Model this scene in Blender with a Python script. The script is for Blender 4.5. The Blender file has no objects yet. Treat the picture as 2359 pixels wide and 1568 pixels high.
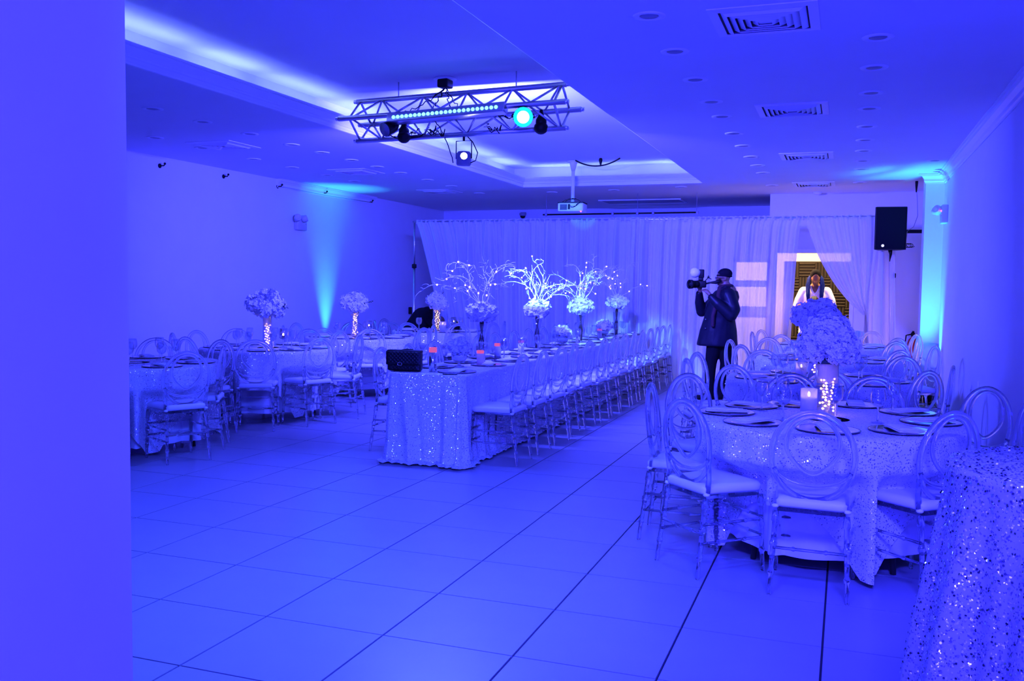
import bpy, math, random
from math import sin, cos, pi, radians, sqrt, atan2, hypot
from mathutils import Vector, Matrix
random.seed(7)
S = bpy.context.scene
COL = S.collection
# ---------------------------------------------------------------- camera, world, lights, exposure
CH = 1.54; FPX = 2115.0; YAW = .3483; PITCH = -.0618; ROLL = .0136
Fv = Vector((-sin(YAW)*cos(PITCH), cos(YAW)*cos(PITCH), sin(PITCH)))
R0 = Vector((cos(YAW), sin(YAW), 0)); U0 = R0.cross(Fv)
Rv = R0*cos(ROLL)+U0*sin(ROLL); Uv = -R0*sin(ROLL)+U0*cos(ROLL)
cd = bpy.data.cameras.new('camera'); cd.sensor_width = 36; cd.lens = FPX/2359*36
cd.clip_start = .05; cd.clip_end = 100
cam = bpy.data.objects.new('camera', cd); COL.objects.link(cam); S.camera = cam
cam.matrix_world = Matrix(((Rv.x, Uv.x, -Fv.x, 0), (Rv.y, Uv.y, -Fv.y, 0), (Rv.z, Uv.z, -Fv.z, CH), (0, 0, 0, 1)))
def upx(x, y, z):                      # picture column of a point, only used to order look-alikes in labels
    V = Vector((x, y, z-CH)); return 1179.5+FPX*V.dot(Rv)/V.dot(Fv)
S.view_settings.view_transform = 'Standard'; S.view_settings.look = 'None'
S.view_settings.exposure = 0; S.view_settings.gamma = 1; S.view_settings.use_curve_mapping = False
S.cycles.max_bounces = 10; S.cycles.diffuse_bounces = 4; S.cycles.glossy_bounces = 3
S.cycles.transmission_bounces = 10; S.cycles.transparent_max_bounces = 18
S.cycles.caustics_reflective = False; S.cycles.caustics_refractive = False
W = bpy.data.worlds.new('world'); S.world = W; W.use_nodes = True
W.node_tree.nodes['Background'].inputs[0].default_value = (.028, .024, 1, 1)
W.node_tree.nodes['Background'].inputs[1].default_value = .5
BLUE = (.028, .022, 1.0); AZURE = (.032, .085, 1.0); CYAN = (.045, .54, 1.0); VIOLET = (.085, .070, 1.0)
def look(o, to):
    o.rotation_euler = (Vector(to)-o.location).to_track_quat('-Z', 'Y').to_euler()
def area(name, loc, to, sx, sy, power, col, spread=pi):
    l = bpy.data.lights.new(name, 'AREA'); l.shape = 'RECTANGLE'; l.size = sx; l.size_y = sy
    l.energy = power; l.color = col; l.spread = spread
    o = bpy.data.objects.new(name, l); COL.objects.link(o); o.location = loc; look(o, to); return o
def spot(name, loc, to, power, col, ang, blend=.6, rad=.03):
    l = bpy.data.lights.new(name, 'SPOT'); l.energy = power; l.color = col
    l.spot_size = radians(ang); l.spot_blend = blend; l.shadow_soft_size = rad
    o = bpy.data.objects.new(name, l); COL.objects.link(o); o.location = loc; look(o, to); return o
area('unseen_wash_behind_camera', (.3, -2.2, 2.7), (-2.0, 8, .6), 1.6, .7, 170, BLUE)  # added area light out of view, washing the room from behind
area('added_azure_fill', (-1.0, 2.35, 3.02), (-2.75, 4.2, 0), 1.0, .3, 105, AZURE, radians(85))  # unseen azure lamp put in to brighten the left foreground floor
area('added_table_fill', (.5, 1.0, 3.02), (-.05, 5.3, .5), 1.0, .4, 135, (.030, .031, 1), radians(66))  # added out of view to lift the nearest table's front
area('added_ceiling_fill', (-.6, -1.4, .5), (-1.2, 5.5, 3.1), 2.0, .5, 330, BLUE)  # added low and unseen, throwing blue up onto the ceiling
area('added_forward_fill', (-1.5, 2.6, 3.02), (-2.9, 8.5, .2), 2.4, .5, 185, BLUE)  # extra forward wash added above the view, no fixture modelled
area('led_bar_glow', (-3.45, 7.55, 3.04), (-3.3, 4.4, 0), 1.05, .05, 120, (.030, .050, 1), radians(110))
area('added_drape_fill', (-3.45, 8.25, 3.06), (-3.4, 14.6, 1.3), 1.0, .08, 900, (.043, .050, 1))  # fill added behind the bar for the drapes; the bar's lamps face forward
spot('truss_wash_light', (-2.75, 8.2, 2.88), (-.6, 14.6, .9), 1700, VIOLET, 62, .9)
spot('truss_wash_light_left', (-4.0, 8.2, 2.84), (-8.2, 12.0, 1.7), 1200, (.036, .031, 1), 100, 1)
spot('tree_spotlight', (-3.42, 7.84, 2.60), (-3.34, 11.0, 1.36), 2300, (.19, .50, 1), 20, .4, .03)
spot('added_projector_spot', (-3.9, 8.3, 2.90), (-4.07, 13.75, 2.72), 420, (.05, .7, 1), 5, .6, .03)  # narrow spot added to brighten the projector shell
# uplighters on the floor
spot('uplight_beam_left', (-8.12, 13.55, .17), (-8.15, 13.60, 3.0), 520, CYAN, 40, 1, .05)
spot('uplight_beam_right', (1.04, 13.46, .17), (.98, 13.52, 3.0), 620, CYAN, 50, 1, .05)
# room behind the doorway, lit by its ordinary warm ceiling lamp, plus an added fill
area('back_room_lamp', (-.7, 16.62, 2.5), (-.7, 16.85, 0), 2.2, .3, 95, (1, .74, .42))
area('added_back_room_fill', (-2.25, 17.1, 2.3), (-1.35, 14.6, 1.2), .8, .3, 170, (1, .52, .26))  # hidden fill, added to warm the drapes from behind
# ---------------------------------------------------------------- materials
def mat(name, col=(.8, .8, .8), rough=.5, metal=0, spec=.5, emit=None, es=0, trans=0, ior=1.45, sheen=0, bump=None):
    m = bpy.data.materials.new(name); m.use_nodes = True; n = m.node_tree; b = n.nodes['Principled BSDF']
    b.inputs['Base Color'].default_value = (*col, 1); b.inputs['Roughness'].default_value = rough
    b.inputs['Metallic'].default_value = metal; b.inputs['Specular IOR Level'].default_value = spec
    b.inputs['IOR'].default_value = ior; b.inputs['Transmission Weight'].default_value = trans
    b.inputs['Sheen Weight'].default_value = sheen
    if emit: b.inputs['Emission Color'].default_value = (*emit, 1); b.inputs['Emission Strength'].default_value = es
    if bump:
        sc_, st, var = bump
        tc = n.nodes.new('ShaderNodeTexCoord'); no = n.nodes.new('ShaderNodeTexNoise'); no.inputs['Scale'].default_value = sc_
        no.inputs['Detail'].default_value = 4
        n.links.new(tc.outputs['Object'], no.inputs['Vector'])
        if st:
            bu = n.nodes.new('ShaderNodeBump'); bu.inputs['Strength'].default_value = st; bu.inputs['Distance'].default_value = .01
            n.links.new(no.outputs['Fac'], bu.inputs['Height']); n.links.new(bu.outputs['Normal'], b.inputs['Normal'])
        if var:
            mr = n.nodes.new('ShaderNodeMapRange'); mr.inputs['To Min'].default_value = 1-var; mr.inputs['To Max'].default_value = 1+var
            mx = n.nodes.new('ShaderNodeMix'); mx.data_type = 'RGBA'; mx.blend_type = 'MULTIPLY'; mx.inputs[0].default_value = 1
            mx.inputs[6].default_value = (*col, 1)
            n.links.new(no.outputs['Fac'], mr.inputs['Value']); n.links.new(mr.outputs[0], mx.inputs[7]); n.links.new(mx.outputs[2], b.inputs['Base Color'])
    return m
def emis(name, col, s):
    m = bpy.data.materials.new(name); m.use_nodes = True; n = m.node_tree; n.nodes.clear()
    e = n.nodes.new('ShaderNodeEmission'); o = n.nodes.new('ShaderNodeOutputMaterial')
    e.inputs[0].default_value = (*col, 1); e.inputs[1].default_value = s; n.links.new(e.outputs[0], o.inputs[0]); return m
def acrylic(name, clear, tint=(.95, .96, 1), ior=1.47):
    m = bpy.data.materials.new(name); m.use_nodes = True; n = m.node_tree; n.nodes.clear()
    g = n.nodes.new('ShaderNodeBsdfGlass'); g.inputs['Roughness'].default_value = .02; g.inputs['IOR'].default_value = ior
    g.inputs['Color'].default_value = (*tint, 1)
    t = n.nodes.new('ShaderNodeBsdfTransparent'); t.inputs[0].default_value = (*tint, 1)
    x = n.nodes.new('ShaderNodeMixShader'); x.inputs[0].default_value = clear
    o = n.nodes.new('ShaderNodeOutputMaterial')
    n.links.new(g.outputs[0], x.inputs[1]); n.links.new(t.outputs[0], x.inputs[2]); n.links.new(x.outputs[0], o.inputs[0]); return m
def thin_glass(name, tint=(.93, .95, .98), k=.5):
    m = bpy.data.materials.new(name); m.use_nodes = True; n = m.node_tree; n.nodes.clear()
    g = n.nodes.new('ShaderNodeBsdfGlossy'); g.inputs['Roughness'].default_value = .03
    t = n.nodes.new('ShaderNodeBsdfTransparent'); t.inputs[0].default_value = (*tint, 1)
    lw = n.nodes.new('ShaderNodeLayerWeight'); lw.inputs[0].default_value = k
    mr = n.nodes.new('ShaderNodeMapRange'); mr.inputs['To Min'].default_value = .06; mr.inputs['To Max'].default_value = .5
    x = n.nodes.new('ShaderNodeMixShader'); o = n.nodes.new('ShaderNodeOutputMaterial')
    n.links.new(lw.outputs['Facing'], mr.inputs['Value']); n.links.new(mr.outputs[0], x.inputs[0])
    n.links.new(t.outputs[0], x.inputs[1]); n.links.new(g.outputs[0], x.inputs[2]); n.links.new(x.outputs[0], o.inputs[0]); return m
def sheer(name, tr, tl, col=(.86, .86, .88)):
    m = bpy.data.materials.new(name); m.use_nodes = True; n = m.node_tree; n.nodes.clear()
    d = n.nodes.new('ShaderNodeBsdfDiffuse'); d.inputs[0].default_value = (*col, 1)
    l = n.nodes.new('ShaderNodeBsdfTranslucent'); l.inputs[0].default_value = (*col, 1)
    t = n.nodes.new('ShaderNodeBsdfTransparent')
    a = n.nodes.new('ShaderNodeMixShader'); a.inputs[0].default_value = tl
    x = n.nodes.new('ShaderNodeMixShader'); x.inputs[0].default_value = tr
    o = n.nodes.new('ShaderNodeOutputMaterial')
    n.links.new(d.outputs[0], a.inputs[1]); n.links.new(l.outputs[0], a.inputs[2]); n.links.new(a.outputs[0], x.inputs[1])
    n.links.new(t.outputs[0], x.inputs[2]); n.links.new(x.outputs[0], o.inputs[0]); return m
def sequin(name, scale, gl, base=(.74, .74, .76), dark=.05, tilt=.9, flake=(.95, .93, .9)):
    m = bpy.data.materials.new(name); m.use_nodes = True; n = m.node_tree; n.nodes.clear(); N = n.nodes.new; L = n.links.new
    tc = N('ShaderNodeTexCoord'); v = N('ShaderNodeTexVoronoi'); v.inputs['Scale'].default_value = scale
    L(tc.outputs['Object'], v.inputs['Vector'])
    sub = N('ShaderNodeVectorMath'); sub.operation = 'SUBTRACT'; sub.inputs[1].default_value = (.5, .5, .5); L(v.outputs['Color'], sub.inputs[0])
    mul = N('ShaderNodeVectorMath'); mul.operation = 'SCALE'; mul.inputs['Scale'].default_value = tilt; L(sub.outputs[0], mul.inputs[0])
    ge = N('ShaderNodeNewGeometry'); add = N('ShaderNodeVectorMath'); add.operation = 'ADD'; L(ge.outputs['Normal'], add.inputs[0]); L(mul.outputs[0], add.inputs[1])
    nm = N('ShaderNodeVectorMath'); nm.operation = 'NORMALIZE'; L(add.outputs[0], nm.inputs[0])
    sep = N('ShaderNodeSeparateColor'); L(v.outputs['Color'], sep.inputs[0])
    lt = N('ShaderNodeMath'); lt.operation = 'LESS_THAN'; lt.inputs[1].default_value = dark; L(sep.outputs[1], lt.inputs[0])
    gt = N('ShaderNodeMath'); gt.operation = 'GREATER_THAN'; gt.inputs[1].default_value = 1-gl; L(sep.outputs[0], gt.inputs[0])
    cm = N('ShaderNodeMix'); cm.data_type = 'RGBA'; cm.inputs[6].default_value = (*base, 1); cm.inputs[7].default_value = (.16, .15, .17, 1)
    L(lt.outputs[0], cm.inputs[0])
    d = N('ShaderNodeBsdfDiffuse'); L(cm.outputs[2], d.inputs[0])
    g = N('ShaderNodeBsdfGlossy'); g.inputs['Roughness'].default_value = .22; g.inputs[0].default_value = (*flake, 1); L(nm.outputs[0], g.inputs['Normal'])
    x = N('ShaderNodeMixShader'); o = N('ShaderNodeOutputMaterial')
    L(gt.outputs[0], x.inputs[0]); L(d.outputs[0], x.inputs[1]); L(g.outputs[0], x.inputs[2]); L(x.outputs[0], o.inputs[0]); return m
M = dict(
    wall=mat('painted_wall', (.74, .74, .75), .75, bump=(3, .05, .04)), ceil=mat('painted_ceiling', (.78, .78, .78), .8, bump=(2, .04, .03)),
    trim=mat('white_trim', (.8, .8, .8), .45), grout=mat('grout', (.03, .03, .035), .9),
    tile=mat('porcelain_tile', (.33, .33, .35), .28, spec=.45, bump=(5, .0, .07)),
    acr=acrylic('clear_acrylic', .14), cush=mat('white_vinyl_cushion', (.82, .82, .84), .42),
    cap=mat('white_plastic_cap', (.85, .85, .88), .4),
    seq=sequin('sequin_cloth', 190, .12, dark=.035), seqb=sequin('large_sequin_cloth', 230, .14, base=(.42, .42, .48), dark=.10, tilt=.8),
    flake=mat('sequin_metal', (.85, .83, .82), .18, 1), darkflake=mat('dark_sequin', (.10, .10, .13), .25, .9),
    satin=mat('white_satin', (.78, .78, .8), .38, sheen=.4), wood=mat('dark_table_frame', (.03, .025, .02), .5),
    glass=thin_glass('thin_glass'), crystal=acrylic('cut_crystal', .25, ior=1.5),
    charger=mat('silver_charger', (.72, .72, .76), .12, 1), rim=mat('dark_charger_edge', (.12, .11, .14), .25, .9),
    nap=mat('white_napkin', (.85, .85, .87), .8), petal=mat('white_petals', (.78, .78, .82), .75),
    leaf=mat('dark_leaves', (.03, .06, .03), .6), branchw=mat('whitened_branch', (.75, .75, .78), .6),
    branchd=mat('dark_branch', (.05, .03, .028), .7), blk=mat('black_plastic', (.005, .0045, .006), .5, spec=.25),
    blkf=mat('black_fabric', (.006, .005, .010), .9, spec=.15), coat=mat('dark_leather_coat', (.006, .006, .013), .45, spec=.22, bump=(9, .25, 0)),
    trou=mat('black_trousers', (.004, .004, .007), .85, spec=.15), purse=mat('black_quilted_leather', (.005, .005, .007), .42, spec=.35),
    metal=mat('brushed_aluminium', (.62, .62, .66), .32, 1), steel=mat('polished_silver', (.8, .8, .83), .15, 1),
    wax=mat('white_wax', (.8, .78, .76), .6), frost=sheer('frosted_print_glass', .35, .5, (.85, .85, .9)),
    warm=emis('warm_fairy_bulb', (1, .52, .25), 9), warm2=emis('soft_fairy_bulb', (1, .60, .42), 5), flame=emis('candle_flame', (1, .6, .3), 30),
    redglow=emis('red_candle_glow', (1, .15, .62), .65), cyanled=emis('cyan_led', (.22, .95, 1), 2.4), cyanring=emis('cyan_lens_edge', (.01, .70, 1), 1.6),
    parled=emis('par_lens_glow', (.30, 1, 1), 6), whiteled=emis('white_spot_lens', (.9, .93, 1), 30),
    redled=emis('red_led', (1, .04, .08), 14), emb=emis('speaker_badge_glow', (.55, .55, 1), 1.6),
    drape=sheer('sheer_voile', .19, .34), swag=sheer('thin_voile', .14, .50),
    skin=mat('brown_skin', (.23, .115, .07), .5), skin2=mat('deep_brown_skin', (.27, .115, .05), .6, spec=.25),
    chef=mat('white_shirt', (.82, .78, .76), .8), hairb=mat('blue_braids', (.008, .02, .13), .8, spec=.1), hair=mat('black_hair', (.008, .006, .006), .85, spec=.08),
    foam=mat('acoustic_foam', (.034, .024, .012), .95), red=mat('red_enamel', (.5, .02, .02), .35), scarf=mat('dark_red_scarf', (.035, .006, .014), .8),
    dark=mat('dark_duct_shade', (.02, .02, .03), .8), grey=mat('grey_fixture', (.28, .28, .33), .5), beige=mat('off_white_plastic', (.5, .48, .48), .5),
    pink=mat('rose_light_patch', (.5, .5, .5), .5), screen=mat('phone_glass', (.01, .01, .015), .1),
    cyanface=mat('pale_projector_shell', (.75, .75, .75), .4), capfr=mat('frosted_vase_top', (.7, .7, .74), .5))
# ---------------------------------------------------------------- mesh helper
class MB:
    def __init__(s): s.v = []; s.f = []
    def add(s, vs, fs, mx=None):
        o = len(s.v)
        s.v += [tuple(mx @ Vector(p)) for p in vs] if mx else [tuple(p) for p in vs]
        s.f += [tuple(i+o for i in f) for f in fs]; return s
    def box(s, x0, x1, y0, y1, z0, z1, mx=None):
        return s.add([(x0, y0, z0), (x1, y0, z0), (x1, y1, z0), (x0, y1, z0), (x0, y0, z1), (x1, y0, z1), (x1, y1, z1), (x0, y1, z1)],
            [(0, 3, 2, 1), (4, 5, 6, 7), (0, 1, 5, 4), (1, 2, 6, 5), (2, 3, 7, 6), (3, 0, 4, 7)], mx)
    def bbox(s, x0, x1, y0, y1, z0, z1, b=.01, mx=None):     # box with rounded vertical and horizontal edges
        vs = []; fs = []
        levels = [(z0, b), (z0+b*.3, b*.3), (z0+b, 0), (z1-b, 0), (z1-b*.3, b*.3), (z1, b)]
        for z, i in levels:
            for cx, cy, a0 in ((x1-b, y1-b, 0), (x0+b, y1-b, 90), (x0+b, y0+b, 180), (x1-b, y0+b, 270)):
                for k in range(4):
                    a = radians(a0+30*k); r = b-i+1e-4; vs.append((cx+r*cos(a), cy+r*sin(a), z))
        n = 16
        for l in range(len(levels)-1):
            for k in range(n): fs.append((l*n+k, l*n+(k+1) % n, (l+1)*n+(k+1) % n, (l+1)*n+k))
        fs.append(tuple(reversed(range(n)))); fs.append(tuple(range(5*n, 6*n)))
        return s.add(vs, fs, mx)
    def tube(s, pts, r, n=8, closed=False, cap=True, mx=None, flat=1):
        P = [Vector(p) for p in pts]; m = len(P); rr = r if isinstance(r, (list, tuple)) else [r]*m
        vs = []; up = None
        for i, p in enumerate(P):
            if closed: t = P[(i+1) % m]-P[i-1]
            else: t = P[min(i+1, m-1)]-P[max(i-1, 0)]
            t = t.normalized() if t.length > 1e-9 else Vector((0, 0, 1))
            if up is None:
                up = Vector((0, 0, 1)) if abs(t.z) < .9 else Vector((1, 0, 0))
                up = (up-t*up.dot(t)).normalized()
            else:
                u2 = up-t*up.dot(t); up = u2.normalized() if u2.length > 1e-6 else up
            w = t.cross(up)
            for k in range(n):
                a = 2*pi*k/n; vs.append(p+(up*cos(a)+w*sin(a)*flat)*rr[i])
        fs = []
        for i in range(m if closed else m-1):
            j = (i+1) % m
            for k in range(n): fs.append((i*n+k, i*n+(k+1) % n, j*n+(k+1) % n, j*n+k))
        if not closed and cap: fs.append(tuple(reversed(range(n)))); fs.append(tuple((m-1)*n+k for k in range(n)))
        return s.add(vs, fs, mx)
    def lathe(s, prof, n=20, c=(0, 0, 0), mx=None, ax=None):
        vs = []; fs = []
        for r, z in prof:
            for k in range(n): a = 2*pi*k/n; vs.append((c[0]+r*cos(a), c[1]+r*sin(a), c[2]+z))
        for i in range(len(prof)-1):
            for k in range(n): fs.append((i*n+k, i*n+(k+1) % n, (i+1)*n+(k+1) % n, (i+1)*n+k))
        if prof[0][0] > 1e-3: fs.append(tuple(reversed(range(n))))
        if prof[-1][0] > 1e-3: fs.append(tuple((len(prof)-1)*n+k for k in range(n)))
        return s.add(vs, fs, mx)
    def ball(s, c, r, n=10, m=6, mx=None):
        rx, ry, rz = r if isinstance(r, (tuple, list)) else (r, r, r)
        vs = []; fs = []
        for i in range(m+1):
            t = -pi/2+pi*i/m
            for k in range(n): a = 2*pi*k/n; vs.append((c[0]+rx*cos(t)*cos(a), c[1]+ry*cos(t)*sin(a), c[2]+rz*sin(t)))
        for i in range(m):
            for k in range(n): fs.append((i*n+k, i*n+(k+1) % n, (i+1)*n+(k+1) % n, (i+1)*n+k))
        return s.add(vs, fs, mx)
    def mesh(s, name, m, smooth=True):
        me = bpy.data.meshes.new(name); me.from_pydata(s.v, [], s.f); me.validate()
        if smooth: me.shade_smooth()
        if m: me.materials.append(m if not isinstance(m, str) else M[m])
        return me
    def build(s, name, m, parent=None, smooth=True, loc=None, **k):
        return link(name, s.mesh(name, m, smooth), parent, loc, **k)
def link(name, me, parent=None, loc=None, rot=None, scale=None, **k):
    o = bpy.data.objects.new(name, me); COL.objects.link(o)
    if parent: o.parent = parent
    if loc is not None: o.location = loc
    if rot is not None: o.rotation_euler = rot
    if scale is not None: o.scale = scale
    for a, b in k.items():
        if b is not None: o[{'cat': 'category'}.get(a, a)] = b
    return o
def thing(name, label, cat, loc=(0, 0, 0), rz=0, group=None):
    return link(name, None, None, loc, (0, 0, rz), label=label, cat=cat, group=group)
def struct(mb, name, m, parent=None, smooth=False, **k):
    return mb.build(name, m, parent, smooth, **({} if parent else dict(kind='structure')), **k)
def copy_tree(root, loc, rz, label, group=None, scale=None):
    r = root.copy(); COL.objects.link(r); r.location = loc; r.rotation_euler = (0, 0, rz); r['label'] = label
    if scale: r.scale = scale
    if group: r['group'] = group
    for ch in root.children:
        c = ch.copy(); COL.objects.link(c); c.parent = r
        for g in ch.children:
            d = g.copy(); COL.objects.link(d); d.parent = c
    return r
ORD = ['first', 'second', 'third', 'fourth', 'fifth', 'sixth', 'seventh', 'eighth', 'ninth', 'tenth', 'eleventh', 'twelfth', 'thirteenth', 'fourteenth', 'fifteenth']
def plane_grid(f, nu, nv):
    vs = [f(i/(nu-1), j/(nv-1)) for j in range(nv) for i in range(nu)]
    fs = [(j*nu+i, j*nu+i+1, (j+1)*nu+i+1, (j+1)*nu+i) for j in range(nv-1) for i in range(nu-1)]
    return MB().add(vs, fs)
# ---------------------------------------------------------------- room shell
ZC = 3.1; XR = 1.2; XL = -8.3; YB = 18.4; Y0 = -2.6; TX0, TX1, TY0, TY1 = -5.0, -2.1, 1.6, 14.2; ZT = 3.46
DX0, DX1, DZ = -1.13, .05, 2.12     # doorway
GX0, GX1, GZ = -1.84, -1.23, 2.02   # glazed opening
fl = MB().box(XL, XR, Y0, YB, -.08, -.010); floor = struct(fl, 'floor', 'grout')
me_t = {}
TSX, TSY = .6017, .584; tiles = []
xs = [-2.454+TSX*k for k in range(-10, 7)]; ys = [2.919+TSY*k for k in range(-10, 27)]
for i, x in enumerate(xs):
    for j, y in enumerate(ys):
        x0, x1 = max(x, XL), min(x+TSX, XR); y0, y1 = max(y, Y0), min(y+TSY, YB)
        if x1-x0 > .03 and y1-y0 > .03: tiles.append((x0, x1, y0, y1, i, j))
def tvis(t):
    cx, cy = (t[0]+t[1])/2, (t[2]+t[3])/2
    V = Vector((cx, cy, -CH)); d = V.dot(Fv)
    if d < 1: return 0
    u = 1179.5+FPX*V.dot(Rv)/d; v = 784-FPX*V.dot(Uv)/d
    return 1/d if 180 < u < 2500 and v < 1750 and cy < 13.5 else 0
tiles.sort(key=lambda t: -tvis(t)); nt = 0; rest = MB()
for t in tiles:
    gx = .0042 if t[4] % 2 else .0058; gy = .0036 if t[5] % 3 else .0056
    b = (t[0]+gx, t[1]-gx, t[2]+gy, t[3]-gy)
    if tvis(t) > 0 and nt < 296:
        w, h = round(b[1]-b[0], 4), round(b[3]-b[2], 4)
        if (w, h) not in me_t: me_t[(w, h)] = MB().box(-w/2, w/2, -h/2, h/2, -.012, 0).mesh('tile', M['tile'], False)
        link('tile', me_t[(w, h)], floor, ((b[0]+b[1])/2, (b[2]+b[3])/2, 0)); nt += 1
    else: rest.box(*b, -.012, 0)
rest.build('outer_tiles', 'tile', floor, False, kind='stuff')
# walls
struct(MB().box(XR, XR+.15, Y0, YB, 0, ZC), 'wall_right', 'wall')
struct(MB().box(XL-.15, XL, Y0, YB, 0, ZC), 'wall_left', 'wall')
struct(MB().box(XL, XR, Y0-.15, Y0, 0, ZC), 'wall_front', 'wall')
struct(MB().box(XL, XR, YB, YB+.15, 0, ZC), 'wall_back', 'wall')
struct(MB().box(-2.35, -1.70, Y0, 1.845, 0, ZC), 'partition_wall', 'wall')
struct(MB().box(.965, XR, 13.75, 14.15, 0, ZC), 'pilaster', 'wall')
# doorway wall with a doorway and a glazed opening, full height to the right of the recess only
dw = MB(); y0, y1 = 16.1, 16.25
dw.box(DX1, XR, y0, y1, 0, ZC); dw.box(DX0, DX1, y0, y1, DZ, ZC); dw.box(-1.26, DX0, y0, y1, 0, ZC)
dw.box(GX1, -1.26, y0, y1, 0, 2.62); dw.box(GX0, GX1, y0, y1, GZ, 2.62); dw.box(-3.0, GX0, y0, y1, 0, 2.62); dw.box(GX0, GX1, y0, y1, 0, .06)
struct(dw, 'wall_doorway', 'wall')
br = MB(); br.box(-3.0, -2.88, 16.25, YB, 0, 2.62); br.box(-3.0, XR, 16.25, YB, 2.56, 2.62)
struct(br, 'partition_back_room', 'wall')
wn = link('window_1', None, loc=(GX0, 16.1, 0), kind='structure')
ww = GX1-GX0
f = MB()
for z in (.06, 1.02, 1.54): f.box(0, ww, .02, .10, z, z+(.19 if z > .5 and z < 1.2 else .11))
f.box(0, .05, .02, .10, .06, GZ); f.box(ww-.05, ww, .02, .10, .06, GZ); f.box(0, ww, .02, .10, GZ-.06, GZ)
f.build('window_frame', 'trim', wn, False)
for za, zb in ((.17, 1.02), (1.21, 1.54), (1.65, GZ-.06)):
    MB().box(.05, ww-.05, .055, .062, za, zb).build('pane', 'glass', wn, False)
dr = link('door_1', None, loc=(DX0, 16.1, 0), kind='structure'); dwd = DX1-DX0
MB().box(-.06, .0, -.02, .17, 0, DZ+.06).build('door_jamb', 'trim', dr, False)
MB().box(dwd, dwd+.06, -.02, .17, 0, DZ+.06).build('door_jamb', 'trim', dr, False)
MB().box(0, dwd, -.02, .17, DZ, DZ+.06).build('door_head', 'trim', dr, False)
# ceiling with the recessed tray
c = MB(); T = .06
c.box(XL, TX0, Y0, YB, ZC, ZC+T); c.box(TX1, XR, Y0, YB, ZC, ZC+T); c.box(TX0, TX1, Y0, TY0, ZC, ZC+T); c.box(TX0, TX1, TY1, YB, ZC, ZC+T)
ceil = struct(c, 'ceiling', 'ceil')
ex = .30
MB().box(TX0-ex, TX1+ex, TY0-ex, TY1+ex+.1, ZT, ZT+.05).build('tray_panel', 'ceil', ceil, False)
w = MB(); a0, a1, b0, b1 = TX0-ex, TX1+ex, TY0-ex, TY1+ex+.1
w.box(a0-.03, a0, b0, b1, ZC+.03, ZT); w.box(a1, a1+.03, b0, b1, ZC+.03, ZT); w.box(a0, a1, b0-.03, b0, ZC+.03, ZT); w.box(a0, a1, b1, b1+.03, ZC+.03, ZT)
w.build('tray_side', 'ceil', ceil, False)
# moulded lip round the tray: profile (outward offset from the opening, height)
prof = [(0, 0), (-.012, .004), (-.012, .022), (-.004, .028), (-.004, .05), (-.014, .058), (-.018, .07), (-.012, .082), (-.024, .098), (-.040, .118), (-.046, .128), (-.040, .136), (-.050, .142), (-.052, .158), (-.03, .160), (.012, .160), (.012, 0)]
def ring_profile(prof, x0, x1, y0, y1, z):
    vs = []; n = len(prof)
    for d, h in prof: vs += [(x0-d, y0-d, z+h), (x1+d, y0-d, z+h), (x1+d, y1+d, z+h), (x0-d, y1+d, z+h)]
    fs = [(i*4+k, i*4+(k+1) % 4, (i+1)*4+(k+1) % 4, (i+1)*4+k) for i in range(n-1) for k in range(4)]
    return MB().add(vs, fs)
lip = struct(ring_profile(prof, TX0, TX1, TY0, TY1, ZC), 'trim_1', 'trim')
dm = MB().box(-.006, .006, -.011, .011, 0, .014).mesh('dentil', M['trim'], False)
dd = MB()
y = TY0+.03
while y < TY1: dd.box(TX0+.002, TX0+.015, y, y+.022, ZC+.060, ZC+.074); y += .045
x = TX0+.03
while x < TX1: dd.box(x, x+.022, TY1-.015, TY1-.002, ZC+.060, ZC+.074); x += .045
dd.build('dentil_row', 'trim', lip, False, kind='stuff')
# LED strips lying in the cove behind the lip
COOL = (.17, .25, 1.0)
def cove(p, sx, sy, w):
    l = bpy.data.lights.new('cove_led', 'AREA'); l.shape = 'RECTANGLE'; l.size = sx; l.size_y = sy; l.energy = w; l.color = COOL; l.spread = radians(130)
    o = bpy.data.objects.new('cove_led', l); COL.objects.link(o); o.location = (p[0], p[1], ZC+.085); o.rotation_euler = (pi, 0, 0)
for k in range(11):
    y = TY0+.1+k*1.14; L_ = 1.12 if k % 2 else .8
    cove((TX0-.12, y+.56), .03, L_, 3.4 if k % 2 else 2.9)
for k in range(3):
    x = TX0+.1+k*.93; cove((x+.43, TY1+.15), .8, .03, (3.2, 2.2, 3.2)[k])
for k in range(5): y = TY0+.6+k*2.4; cove((TX1+.14, y+1.1), .03, 2.1, 3.0)
strip = MB(); strip.box(TX0-.16, TX0-.10, TY0, TY1+.2, ZC+.062, ZC+.075); strip.box(TX0-.1, TX1+.1, TY1+.12, TY1+.18, ZC+.062, ZC+.075)
strip.build('led_strip_holder', 'beige', ceil, False)
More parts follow.
